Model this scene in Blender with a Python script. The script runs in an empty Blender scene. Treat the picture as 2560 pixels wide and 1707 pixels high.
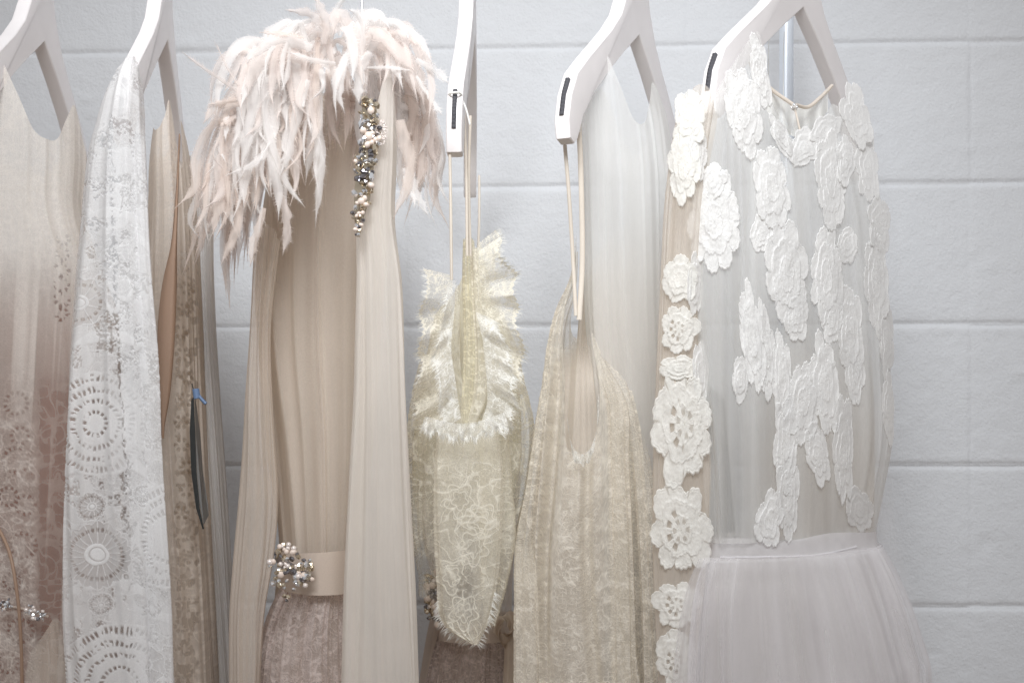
import bpy, bmesh, math, random
import numpy as np
from mathutils import Vector, Matrix
from mathutils.bvhtree import BVHTree

# ------------------------------------------------------------------ camera
S = bpy.context.scene
COL = S.collection
K = 36.0 / 50.0 / 2560.0          # metres per photo pixel at one metre (50 mm lens)
HOR = 1150.0                      # eye level in photo rows
cam = bpy.data.cameras.new('camera'); co = bpy.data.objects.new('camera', cam); COL.objects.link(co)
cam.lens = 50; cam.sensor_width = 36; cam.shift_y = (HOR - 853.5) / 2560.0
cam.clip_end = 100; cam.clip_start = 0.05
co.location = (0, 0, 0); co.rotation_euler = (math.pi/2, 0, 0)
cam.dof.use_dof = True; cam.dof.focus_distance = 1.58; cam.dof.aperture_fstop = 9.0
S.camera = co
# ------------------------------------------------------------------ light
W = bpy.data.worlds.new('World'); S.world = W; W.use_nodes = True
_n, _l = W.node_tree.nodes, W.node_tree.links        # pale ceiling above, dim warm floor below
_tc = _n.new('ShaderNodeTexCoord'); _sx = _n.new('ShaderNodeSeparateXYZ'); _cr = _n.new('ShaderNodeValToRGB'); _mr = _n.new('ShaderNodeMapRange')
_l.new(_tc.outputs['Generated'], _sx.inputs[0]); _mr.inputs['From Min'].default_value = -1; _l.new(_sx.outputs['Z'], _mr.inputs['Value']); _l.new(_mr.outputs[0], _cr.inputs[0])
_cr.color_ramp.elements[0].color = (.33, .26, .21, 1); _cr.color_ramp.elements[0].position = .25
_cr.color_ramp.elements[1].color = (.99, .985, 1, 1); _cr.color_ramp.elements[1].position = .70
_l.new(_cr.outputs[0], _n['Background'].inputs[0]); _n['Background'].inputs[1].default_value = 0.53
def lamp(name, loc, aim, size, energy, color):
    l = bpy.data.lights.new(name, 'AREA'); l.shape = 'RECTANGLE'; l.size = size[0]; l.size_y = size[1]
    l.energy = energy; l.color = color
    o = bpy.data.objects.new(name, l); COL.objects.link(o); o.location = loc
    o.rotation_euler = (Vector(aim) - Vector(loc)).to_track_quat('-Z', 'Y').to_euler()
    return o
key = lamp('added_key_light', (-0.04, 0.15, 1.15), (0.0, 2.05, 0.24), (0.9, 0.6), 6.0, (0.965, 0.985, 1.0)); key.data.spread = math.radians(66)  # added key lamp by the camera, spread narrowed to pool light centrally
lamp('ceiling_light', (0.0, 1.50, 2.1), (0.0, 1.80, 0.2), (1.2, 0.25), 1.0, (0.97, 0.985, 1.0))
S.view_settings.view_transform = 'Standard'; S.view_settings.look = 'None'
S.view_settings.exposure = 0.0; S.view_settings.gamma = 1.0; S.view_settings.use_curve_mapping = False
S.cycles.transparent_max_bounces = 40
S.cycles.max_bounces = 7; S.cycles.diffuse_bounces = 4; S.cycles.transmission_bounces = 6

rng = np.random.default_rng(7)
random.seed(7)
# ------------------------------------------------------------------ helpers
def pt(px, py, Y):
    return Vector(((px-1280.0)*K*Y, Y, (HOR-py)*K*Y))
def tag(o, label=None, cat=None, group=None, kind=None):
    if label: o['label'] = label
    if cat: o['category'] = cat
    if group: o['group'] = group
    if kind: o['kind'] = kind
    return o
def thing(name, label, cat, loc, group=None):
    o = bpy.data.objects.new(name, None); COL.objects.link(o); o.location = loc
    o.empty_display_size = 0.05
    return tag(o, label, cat, group)
def wloc(o):
    v = Vector((0, 0, 0))
    while o is not None:
        v += o.location; o = o.parent
    return v
def link(name, V, F, mat, parent=None, attrs=None, smooth=True):
    """V (n,3) world coordinates, F (m,4) or list of faces"""
    V = np.asarray(V, dtype=np.float32)
    if parent is not None:
        V = V - np.array(wloc(parent), dtype=np.float32)
    me = bpy.data.meshes.new(name)
    if isinstance(F, np.ndarray) and F.ndim == 2:
        m, c = F.shape
        me.vertices.add(len(V)); me.vertices.foreach_set('co', V.ravel())
        me.loops.add(m*c); me.loops.foreach_set('vertex_index', F.astype(np.int32).ravel())
        me.polygons.add(m); me.polygons.foreach_set('loop_start', np.arange(0, m*c, c, dtype=np.int32))
        me.polygons.foreach_set('loop_total', np.full(m, c, dtype=np.int32))
        me.update(calc_edges=True)
    else:
        me.from_pydata([tuple(v) for v in V], [], [tuple(f) for f in F])
    if smooth:
        me.polygons.foreach_set('use_smooth', np.ones(len(me.polygons), dtype=bool))
    if attrs:
        for n, a in attrs.items():
            at = me.attributes.new(n, 'FLOAT', 'POINT'); at.data.foreach_set('value', np.asarray(a, dtype=np.float32).ravel())
    me.materials.append(mat)
    o = bpy.data.objects.new(name, me); COL.objects.link(o)
    if parent is not None: o.parent = parent
    return o
def grid_faces(nr, nc, closed=False):
    i = np.arange(nr-1)[:, None]; j = np.arange(nc if closed else nc-1)[None, :]
    a = i*nc + j; b = i*nc + (j+1) % nc
    return np.stack([a, b, b+nc, a+nc], -1).reshape(-1, 4)
# --- numpy noise
_perm = np.random.default_rng(11).random((257, 257)).astype(np.float32)
_perm[256, :] = _perm[0, :]; _perm[:, 256] = _perm[:, 0]
def noise(x, y, seed=0):
    x = np.asarray(x, dtype=np.float64) + seed*17.31; y = np.asarray(y, dtype=np.float64) + seed*9.77
    x, y = np.broadcast_arrays(x, y)
    xi = np.floor(x); yi = np.floor(y); fx = x-xi; fy = y-yi
    xi = xi.astype(int) & 255; yi = yi.astype(int) & 255
    fx = fx*fx*fx*(fx*(fx*6-15)+10); fy = fy*fy*fy*(fy*(fy*6-15)+10)
    a = _perm[xi, yi]; b = _perm[xi+1, yi]; c = _perm[xi, yi+1]; d = _perm[xi+1, yi+1]
    return (a*(1-fx)+b*fx)*(1-fy) + (c*(1-fx)+d*fx)*fy
def fbm(x, y, seed=0, o=3):
    s = 0; a = 1; t = 0
    for k in range(o):
        s = s + a*noise(x*2**k, y*2**k, seed+k*3); t += a; a *= .55
    return s/t
def sst(a, b, x):
    t = np.clip((x-a)/(b-a), 0, 1); return t*t*(3-2*t)
def interp(x, xs, ys):
    """smooth (Catmull-like) interpolation"""
    xs = np.asarray(xs, float); ys = np.asarray(ys, float)
    if len(xs) < 3: return np.interp(x, xs, ys)
    m = np.gradient(ys, xs)
    x = np.clip(x, xs[0], xs[-1]); i = np.clip(np.searchsorted(xs, x)-1, 0, len(xs)-2)
    h = xs[i+1]-xs[i]; t = (x-xs[i])/h
    return ((2*t**3-3*t**2+1)*ys[i] + (t**3-2*t**2+t)*h*m[i] + (-2*t**3+3*t**2)*ys[i+1] + (t**3-t**2)*h*m[i+1])

# ------------------------------------------------------------------ materials
def new_mat(name):
    m = bpy.data.materials.new(name); m.use_nodes = True
    m.node_tree.nodes.clear(); return m, m.node_tree.nodes, m.node_tree.links
def cloth_mat(name, color, trans=0.35, dens=1.0, weave=0.05, wscale=(900, 900, 900), rough=0.0, sheen=0.0):
    m, N, L = new_mat(name)
    out = N.new('ShaderNodeOutputMaterial')
    tc = N.new('ShaderNodeTexCoord')
    mp = N.new('ShaderNodeMapping'); mp.inputs['Scale'].default_value = wscale
    L.new(tc.outputs['Object'], mp.inputs['Vector'])
    nz = N.new('ShaderNodeTexNoise'); nz.inputs['Scale'].default_value = 1.0; nz.inputs['Detail'].default_value = 2
    L.new(mp.outputs[0], nz.inputs['Vector'])
    nz2 = N.new('ShaderNodeTexNoise'); nz2.inputs['Scale'].default_value = 14; nz2.inputs['Detail'].default_value = 3
    L.new(tc.outputs['Object'], nz2.inputs['Vector'])
    mr = N.new('ShaderNodeMapRange'); mr.inputs['From Min'].default_value = .3; mr.inputs['From Max'].default_value = .7
    mr.inputs['To Min'].default_value = 1-weave; mr.inputs['To Max'].default_value = 1+weave*.6
    L.new(nz.outputs[0], mr.inputs['Value'])
    mr2 = N.new('ShaderNodeMapRange'); mr2.inputs['From Min'].default_value = .3; mr2.inputs['From Max'].default_value = .7
    mr2.inputs['To Min'].default_value = .95; mr2.inputs['To Max'].default_value = 1.03
    L.new(nz2.outputs[0], mr2.inputs['Value'])
    mu = N.new('ShaderNodeMath'); mu.operation = 'MULTIPLY'; L.new(mr.outputs[0], mu.inputs[0]); L.new(mr2.outputs[0], mu.inputs[1])
    vm = N.new('ShaderNodeVectorMath'); vm.operation = 'SCALE'; vm.inputs[0].default_value = color
    L.new(mu.outputs[0], vm.inputs['Scale'])
    bp = N.new('ShaderNodeBump'); bp.inputs['Strength'].default_value = .25; bp.inputs['Distance'].default_value = .0006
    L.new(nz.outputs[0], bp.inputs['Height'])
    df = N.new('ShaderNodeBsdfDiffuse'); tr = N.new('ShaderNodeBsdfTranslucent')
    L.new(vm.outputs[0], df.inputs[0]); L.new(vm.outputs[0], tr.inputs[0]); L.new(bp.outputs[0], df.inputs['Normal'])
    mx = N.new('ShaderNodeMixShader'); mx.inputs[0].default_value = trans
    L.new(df.outputs[0], mx.inputs[1]); L.new(tr.outputs[0], mx.inputs[2])
    last = mx
    if sheen > 0:
        gl = N.new('ShaderNodeBsdfGlossy'); gl.inputs['Roughness'].default_value = .42
        ms = N.new('ShaderNodeMixShader'); ms.inputs[0].default_value = sheen
        L.new(mx.outputs[0], ms.inputs[1]); L.new(gl.outputs[0], ms.inputs[2]); last = ms
    # thread density -> how much of the cloth covers the ray; a sheer net covers more when seen at a slant
    at = N.new('ShaderNodeAttribute'); at.attribute_name = 'dens'
    ge = N.new('ShaderNodeNewGeometry')
    dt = N.new('ShaderNodeVectorMath'); dt.operation = 'DOT_PRODUCT'
    L.new(ge.outputs['Normal'], dt.inputs[0]); L.new(ge.outputs['Incoming'], dt.inputs[1])
    ab = N.new('ShaderNodeMath'); ab.operation = 'ABSOLUTE'; L.new(dt.outputs['Value'], ab.inputs[0])
    mxm = N.new('ShaderNodeMath'); mxm.operation = 'MAXIMUM'; mxm.inputs[1].default_value = .5; L.new(ab.outputs[0], mxm.inputs[0])
    iv = N.new('ShaderNodeMath'); iv.operation = 'DIVIDE'; iv.inputs[0].default_value = 1; L.new(mxm.outputs[0], iv.inputs[1])
    dm = N.new('ShaderNodeMath'); dm.operation = 'MULTIPLY'; dm.use_clamp = True; dm.inputs[1].default_value = dens
    L.new(at.outputs['Fac'], dm.inputs[0])
    om = N.new('ShaderNodeMath'); om.operation = 'SUBTRACT'; om.inputs[0].default_value = 1.0; om.use_clamp = True; L.new(dm.outputs[0], om.inputs[1])
    pw = N.new('ShaderNodeMath'); pw.operation = 'POWER'; L.new(om.outputs[0], pw.inputs[0]); L.new(iv.outputs[0], pw.inputs[1])
    tp = N.new('ShaderNodeBsdfTransparent')
    mo = N.new('ShaderNodeMixShader'); L.new(pw.outputs[0], mo.inputs[0]); L.new(last.outputs[0], mo.inputs[1]); L.new(tp.outputs[0], mo.inputs[2])
    L.new(mo.outputs[0], out.inputs[0])
    return m
def hard_mat(name, color, rough=.45, metal=0.0, bump=0.0, bscale=60, spec=.5, vary=0.04):
    m, N, L = new_mat(name)
    out = N.new('ShaderNodeOutputMaterial'); p = N.new('ShaderNodeBsdfPrincipled')
    tc = N.new('ShaderNodeTexCoord'); nz = N.new('ShaderNodeTexNoise'); nz.inputs['Scale'].default_value = bscale; nz.inputs['Detail'].default_value = 5
    L.new(tc.outputs['Object'], nz.inputs['Vector'])
    mr = N.new('ShaderNodeMapRange'); mr.inputs['From Min'].default_value = .3; mr.inputs['From Max'].default_value = .7
    mr.inputs['To Min'].default_value = 1-vary; mr.inputs['To Max'].default_value = 1+vary
    L.new(nz.outputs[0], mr.inputs['Value'])
    vm = N.new('ShaderNodeVectorMath'); vm.operation = 'SCALE'; vm.inputs[0].default_value = color
    L.new(mr.outputs[0], vm.inputs['Scale']); L.new(vm.outputs[0], p.inputs['Base Color'])
    p.inputs['Roughness'].default_value = rough; p.inputs['Metallic'].default_value = metal
    p.inputs['Specular IOR Level'].default_value = spec
    if bump:
        bp = N.new('ShaderNodeBump'); bp.inputs['Strength'].default_value = bump; bp.inputs['Distance'].default_value = .002
        L.new(nz.outputs[0], bp.inputs['Height']); L.new(bp.outputs[0], p.inputs['Normal'])
    L.new(p.outputs[0], out.inputs[0]); return m

M = {}
M['white_lace'] = cloth_mat('white_lace', (.94,.94,.945), .30, weave=.08)
M['ivory_lace'] = cloth_mat('ivory_lace', (.94,.89,.83), .35, weave=.12)
M['mauve_lace'] = cloth_mat('mauve_lace', (.78,.68,.64), .30, weave=.12)
M['blush_net'] = cloth_mat('blush_net', (.87,.785,.70), .35, weave=.08)
M['pale_net'] = cloth_mat('pale_net', (.90,.87,.84), .40, weave=.04)
M['brown_slip'] = cloth_mat('brown_slip', (.43,.29,.21), .15, weave=.05, sheen=.03)
M['dark_lining'] = cloth_mat('dark_lining', (.30,.15,.11), .12, weave=.06)
M['beige_silk'] = cloth_mat('beige_silk', (.78,.67,.56), .30, weave=.05, sheen=.03)
M['taupe_silk'] = cloth_mat('taupe_silk', (.70,.60,.52), .25, weave=.05)
M['sheer_ivory'] = cloth_mat('sheer_ivory', (.955,.91,.855), .42, weave=.05, wscale=(2200, 2200, 1800))
M['cream_lace'] = cloth_mat('cream_lace', (.975,.94,.84), .38, weave=.10)
M['cream_trim'] = cloth_mat('cream_trim', (.97,.97,.94), .35, weave=.10)
M['cream_lining'] = cloth_mat('cream_lining', (.96,.91,.74), .35, weave=.06)
M['nude_net'] = cloth_mat('nude_net', (.91,.84,.76), .35, weave=.06)
M['ecru_lace'] = cloth_mat('ecru_lace', (.97,.92,.83), .36, weave=.10)
M['clear_net'] = cloth_mat('clear_net', (.96,.96,.945), .40, weave=.04)
M['applique'] = cloth_mat('applique', (.95,.945,.935), .25, weave=.10)
M['applique_warm'] = cloth_mat('applique_warm', (.95,.94,.90), .25, weave=.10)
M['tulle'] = cloth_mat('tulle', (.965,.95,.965), .42, weave=.04)
M['feather_white'] = cloth_mat('feather_white', (.95,.925,.91), .45, weave=.06)
M['feather_blush'] = cloth_mat('feather_blush', (.89,.81,.77), .45, weave=.06)
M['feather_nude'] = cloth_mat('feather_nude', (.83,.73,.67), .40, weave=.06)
M['dark_net'] = cloth_mat('dark_net', (.13, .135, .15), .1, weave=.06)
M['cord'] = cloth_mat('cord', (.82,.75,.66), .1, weave=.05)
M['hanger_paint'] = hard_mat('hanger_paint', (.87,.835,.835), .38, bscale=25, bump=.03, vary=.03)
M['grip'] = hard_mat('grip', (.07, .07, .08), .75, bscale=300, bump=.3)
M['chrome'] = hard_mat('chrome', (.8, .8, .82), .2, 1.0)
M['pole'] = hard_mat('pole', (.80,.86,.94), .35, .15, bscale=8)
M['tag_black'] = hard_mat('tag_black', (.018, .02, .02), .4)
M['tag_grey'] = hard_mat('tag_grey', (.17, .165, .16), .6)
M['blue_plastic'] = hard_mat('blue_plastic', (.13, .2, .34), .4)
M['crystal'] = hard_mat('crystal', (.88, .9, .93), .06, .92, vary=0)
M['crystal_dark'] = hard_mat('crystal_dark', (.30, .29, .31), .06, .92, vary=0)
M['crystal_gold'] = hard_mat('crystal_gold', (.62, .54, .42), .12, .9, vary=0)
M['pearl'] = hard_mat('pearl', (.80,.68,.60), .22, .0, vary=.02)
M['seed'] = hard_mat('seed', (.82, .74, .70), .25, .2, vary=.02)

# wall paint over masonry
def wall_mat():
    m, N, L = new_mat('painted_blockwork')
    out = N.new('ShaderNodeOutputMaterial'); p = N.new('ShaderNodeBsdfPrincipled'); L.new(p.outputs[0], out.inputs[0])
    tc = N.new('ShaderNodeTexCoord')
    def nz(s, d, r=.5):
        n = N.new('ShaderNodeTexNoise'); n.inputs['Scale'].default_value = s; n.inputs['Detail'].default_value = d; n.inputs['Roughness'].default_value = r
        L.new(tc.outputs['Object'], n.inputs['Vector']); return n
    a = nz(3, 4); b = nz(260, 6, .65); c = nz(38, 4, .55)
    mr = N.new('ShaderNodeMapRange'); mr.inputs['From Min'].default_value = .3; mr.inputs['From Max'].default_value = .7
    mr.inputs['To Min'].default_value = .97; mr.inputs['To Max'].default_value = 1.03; L.new(a.outputs[0], mr.inputs['Value'])
    vm = N.new('ShaderNodeVectorMath'); vm.operation = 'SCALE'; vm.inputs[0].default_value = (.66, .675, .70)
    L.new(mr.outputs[0], vm.inputs['Scale']); L.new(vm.outputs[0], p.inputs['Base Color'])
    p.inputs['Roughness'].default_value = .62; p.inputs['Specular IOR Level'].default_value = .3
    ad = N.new('ShaderNodeMath'); ad.operation = 'MULTIPLY_ADD'; ad.inputs[1].default_value = 1.8
    L.new(c.outputs[0], ad.inputs[0]); L.new(b.outputs[0], ad.inputs[2])
    bp = N.new('ShaderNodeBump'); bp.inputs['Strength'].default_value = .85; bp.inputs['Distance'].default_value = .0016
    L.new(ad.outputs[0], bp.inputs['Height']); L.new(bp.outputs[0], p.inputs['Normal'])
    return m
# ------------------------------------------------------------------ the wall
YW = 2.08; TW = math.tan(math.radians(2.7))
def wall():
    cs = 0.2035
    zl = (HOR-815)*K*YW                     # a joint
    zs = []
    z = zl - 9*cs
    while z < zl + 9*cs:
        for d in (-.10, -.07, -.04, -.02, -.012, -.008, -.006, -.0045, -.003, -.0015, 0, .0015, .003, .0045, .006, .008, .012, .02, .04, .07): zs.append(z+d)
        z += cs
    zs = np.array(sorted(zs))
    vx = (2443-1280)*K*(YW-.06); xs = []
    x = vx - 7*cs*2
    while x < vx + 4*cs*2:
        for d in list(np.linspace(-.2, -.02, 30))+[-.012, -.008, -.005, -.0025, 0, .0025, .005, .008, .012]+list(np.linspace(.02, .2, 30)): xs.append(x+d)
        x += cs*2
    xs = np.array(sorted(xs))
    # extra fine rows where the picture looks
    zs = np.array(sorted(set(np.round(np.concatenate([zs, np.arange(-.5, .9, .006)]), 5))))
    X, Z = np.meshgrid(xs, zs)
    dz = np.abs(((Z-zl+cs/2) % cs)-cs/2); dz = dz + (noise(X*9, Z*3, 5)-.5)*.0022 + (noise(X*45, Z*3, 6)-.5)*.0012
    dx = np.abs(((X-vx+cs) % (2*cs))-cs)
    wob = .8+.4*noise(X*3, Z*5, 2)
    g = .0026*wob*np.exp(-(dz/.0042)**2) + .0009*np.exp(-(dx/.0035)**2)*(.2+noise(X*2, Z*8, 9))
    g += .0007*(fbm(X*7, Z*7, 3)-.5)*2
    # painted-over pits and blobs
    R = np.random.default_rng(5)
    for i in range(190):
        bx, bz = R.uniform(-1.0, 1.0), R.uniform(-.3, .9); r = R.uniform(.003, .010); s = R.choice([-1, 1])*R.uniform(.0006, .0018)
        g += s*np.exp(-(((X-bx)/(r*R.uniform(.8, 2)))**2+((Z-bz)/r)**2))
    step = ((np.floor((X-vx)/(2*cs))*7+np.floor((Z-zl)/cs)*3) % 5)*.00035
    Y = YW - X*TW + g + step
    P = np.stack([X, Y, Z], -1).reshape(-1, 3)
    o = link('wall', P, grid_faces(len(zs), len(xs)), wall_mat())
    tag(o, 'white painted concrete block wall behind the hanging gowns', 'wall', kind='structure')
wall()

# ------------------------------------------------------------------ cloth surfaces
class Surf: pass
def tube(name, prof, yc, b, mat, parent, step=1.9, top=None, topback=None, dens=None, fold=(6, .012, 1), foldv=.002,
         relief=.0, yslope=0.0, skew=None, urange=(0, 1), bottom=2300, seed=0, fine=1715, zref=None, edge=True, grow=None, flare=0, backdens=1.0):
    """A hanging length of cloth closed round a flattened oval.
    prof: (row, left, right) outline in photo rows/columns at depth yc."""
    prof = sorted(prof)
    pys = [p[0] for p in prof]; Ls = [p[1] for p in prof]; Rs = [p[2] for p in prof]
    wmax = max(r-l for _, l, r in prof)
    closed = urange == (0, 1)
    nu = int(max(24, (math.pi*max(wmax/2, b/(K*yc)*.6)*2)/step*(urange[1]-urange[0])))
    nu = min(nu, 900)
    u = np.linspace(urange[0], urange[1], nu, endpoint=not closed)
    th = u*2*np.pi
    f = (1-np.cos(th))/2
    isback = np.sin(th) < 0
    t0 = np.full(nu, float(pys[0]))
    if top is not None:
        tf = interp(f, [a for a, _ in top], [c for _, c in top]); t0 = np.where(isback, t0, tf)
        tb = topback if topback is not None else top
        tbf = interp(f, [a for a, _ in tb], [c for _, c in tb]); t0 = np.where(isback, tbf, t0)
    botf = min(fine, bottom)
    nv = int((botf-min(pys[0], t0.min()))/step*.8)
    tt = np.linspace(0, 1, nv)[:, None]
    PY = t0[None, :] + (botf-t0[None, :])*tt
    if bottom > botf:
        ex = np.linspace(botf, bottom, max(4, int((bottom-botf)/25)))[1:]
        PY = np.vstack([PY, np.repeat(ex[:, None], nu, 1)])
    L = interp(np.minimum(PY, pys[-1]), pys, Ls); R = interp(np.minimum(PY, pys[-1]), pys, Rs)
    F = f[None, :]; TH = th[None, :]
    PX = L + (R-L)*F
    nf, amp, rgh = fold
    cu = np.cos(TH)*nf/2; su = np.sin(TH)*nf/2
    vv = PY*foldv
    n1 = noise(cu+3+rgh*.0+vv*.35, su+5+vv*.35, seed); n2 = noise(cu*2.1+9+vv*.6, su*2.1+2, seed+4); n3 = noise(cu*3.1+1, su*3.1+vv, seed+8)
    fd = (np.sqrt((n1-.5)**2*4+.03) + .5*np.sqrt((n2-.5)**2*4+.06) + rgh*.22*n3) - .85
    gr = 1.0 if grow is None else interp(PY, [a for a, _ in grow], [c for _, c in grow])
    fd = fd*amp*gr
    sy = np.sin(TH); bb = b*(1+flare*(PY-pys[0])/1500.)
    zr = (yc-b*.85) if zref is None else zref
    Y = yc - bb*sy*np.abs(sy)**-.25 if False else yc - bb*np.sign(sy)*np.abs(sy)**.8
    Y = Y + yslope*(F-.5)
    Y = Y + fd*np.sign(sy+1e-9)*np.minimum(1, np.abs(sy)*2.2)*1.0
    cx = (L+R)/2
    sk = ((np.mean(Ls)+np.mean(Rs))/2-1280)*K if skew is None else skew
    X = (PX-1280)*K*yc + sk*(Y-yc) + fd*.35*np.cos(TH*1.0)
    Z = (HOR-PY)*K*zr
    P = np.stack([X, Y, Z], -1)
    D = np.full(P.shape[:2], .9)
    bk = np.broadcast_to(isback[None, :], D.shape)
    if dens is not None:
        D = dens(np.broadcast_to(PX, D.shape), PY, bk)*np.where(bk, backdens, 1.0)
    if relief:
        gu = np.gradient(P, axis=1); gv = np.gradient(P, axis=0); n = np.cross(gv, gu); n /= np.linalg.norm(n, axis=2, keepdims=True)+1e-9
        P = P + n*(D[..., None]-.6)*relief
    nr = P.shape[0]
    Fc = grid_faces(nr, nu, closed)
    o = link(name, P.reshape(-1, 3), Fc, mat, parent, {'dens': np.clip(D, 0, 1)})
    s = Surf(); s.o = o; s.P = P; s.closed = closed; s.F = Fc; s._b = None; s.name = name
    return s
def bvh(s):
    if s._b is None:
        P = s.P[::2, ::2]; F = grid_faces(P.shape[0], P.shape[1], s.closed)
        s._b = BVHTree.FromPolygons(P.reshape(-1, 3).tolist(), F.tolist())
    return s._b
def hit(s, px, py):
    d = Vector(((px-1280)*K, 1, (HOR-py)*K)).normalized()
    loc, n, i, dist = bvh(s).ray_cast(Vector((0, 0, 0)), d)
    if loc is None:
        y0 = float(s.P[..., 1].mean())
        loc, n, i, dist = bvh(s).find_nearest(pt(px, py, y0))
    if n.dot(d) > 0: n = -n
    return loc, n

def sheet(name, f, nu, nv, mat, parent, dens=None):
    """general parametric cloth: f(U,V)->(X,Y,Z)"""
    U, V = np.meshgrid(np.linspace(0, 1, nu), np.linspace(0, 1, nv))
    X, Y, Z = f(U, V); P = np.stack([X, Y, Z], -1)
    D = np.full(U.shape, .95) if dens is None else dens(U, V)
    return link(name, P.reshape(-1, 3), grid_faces(nv, nu), mat, parent, {'dens': np.clip(D, 0, 1)})
def cord_mesh(points, r, n=8, taper=None):
    P = np.array([tuple(p) for p in points]); m = len(P)
    T = np.gradient(P, axis=0); T /= np.linalg.norm(T, axis=1, keepdims=True)+1e-9
    up = np.array([0.13, 1, .17]); A = np.cross(T, up); A /= np.linalg.norm(A, axis=1, keepdims=True)+1e-9; B = np.cross(T, A)
    rr = np.full(m, r) if taper is None else r*np.asarray(taper)
    a = np.linspace(0, 2*np.pi, n, endpoint=False)
    V = P[:, None, :] + rr[:, None, None]*(A[:, None, :]*np.cos(a)[None, :, None] + B[:, None, :]*np.sin(a)[None, :, None])
    return V.reshape(-1, 3), grid_faces(m, n, True)
def curve_pts(pts, n=40):
    P = np.array([tuple(p) for p in pts]); t = np.arange(len(P)); x = np.linspace(0, len(P)-1, n)
    return np.stack([interp(x, t, P[:, i]) for i in range(3)], -1)
def cord(name, pts, r, mat, parent, n=60, sides=8):
    V, F = cord_mesh(curve_pts(pts, n), r, sides); return link(name, V, F, mat, parent, {'dens': np.ones(len(V))})
def ribbon(name, pts, w, mat, parent, n=60, dens=.95, depthdir=(1, 0, 0)):
    P = curve_pts(pts, n); dd = np.array(depthdir, float); dd /= np.linalg.norm(dd)
    nrm = np.cross(np.gradient(P, axis=0), dd); nrm /= np.linalg.norm(nrm, axis=1, keepdims=True)
    q = np.linspace(-1, 1, 7); th = .0006
    V = P[:, None, :] + dd[None, None, :]*(q*w/2)[None, :, None] + nrm[:, None, :]*((1-q**2)*.0015)[None, :, None]
    V2 = V[:, ::-1] - nrm[:, None, :]*th
    A = np.concatenate([V, V2], 1)
    return link(name, A.reshape(-1, 3), grid_faces(n, 14, True), mat, parent, {'dens': np.full(A.shape[0]*A.shape[1], dens)})

# ------------------------------------------------------------------ lace patterns (thread density over cloth)
def threads(px, py, s, w=.10, seed=0, warp=.9):
    wx = fbm(px/s/2.3, py/s/2.3, seed+1, 2)*warp*2; wy = fbm(px/s/2.3+50, py/s/2.3, seed+2, 2)*warp*2
    a = np.abs(noise(px/s+wx, py/s+wy, seed+3)-.5)*2
    b = np.abs(noise(px/s*1.3+wy+7, py/s*1.3+wx, seed+4)-.5)*2
    return np.maximum(np.exp(-(a/w)**2), np.exp(-(b/w)**2)*.85)
def chantilly(px, py, base=.5, s=26, seed=0, leaf=.3, gain=.45):
    t = threads(px, py, s, .07, seed, 1.3); t2 = threads(px, py, s*.42, .12, seed+20, 1.1)
    lf = sst(.40, .72, fbm(px/s/1.2, py/s/1.5, seed+9, 3))
    net = (noise(px*.55, py*.55, seed+30)-.5)*.22
    return np.clip(base + gain*t + gain*.55*t2*(.3+.7*lf) + leaf*.6*(lf-.4) + net, .04, .99)
def ringholes(px, py, cx, cy, R, w, n, amt=.7, sq=1.0, ph=0, a0=None, a1=None):
    dx = px-cx; dy = (py-cy)*sq; r = np.hypot(dx, dy); a = np.arctan2(dy, dx)
    m = np.exp(-((r-R)/w)**4)*sst(-.45, .1, np.cos(a*n+ph))
    if a0 is not None: m = m*sst(a0-.2, a0, a)*(1-sst(a1, a1+.2, a))
    return amt*m
def disk(px, py, cx, cy, R, soft=1.5, sq=1.0):
    return 1-sst(R-soft, R+soft, np.hypot(px-cx, (py-cy)*sq))
def ring(px, py, cx, cy, R, w, sq=1.0):
    return np.exp(-((np.hypot(px-cx, (py-cy)*sq)-R)/w)**2)
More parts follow.
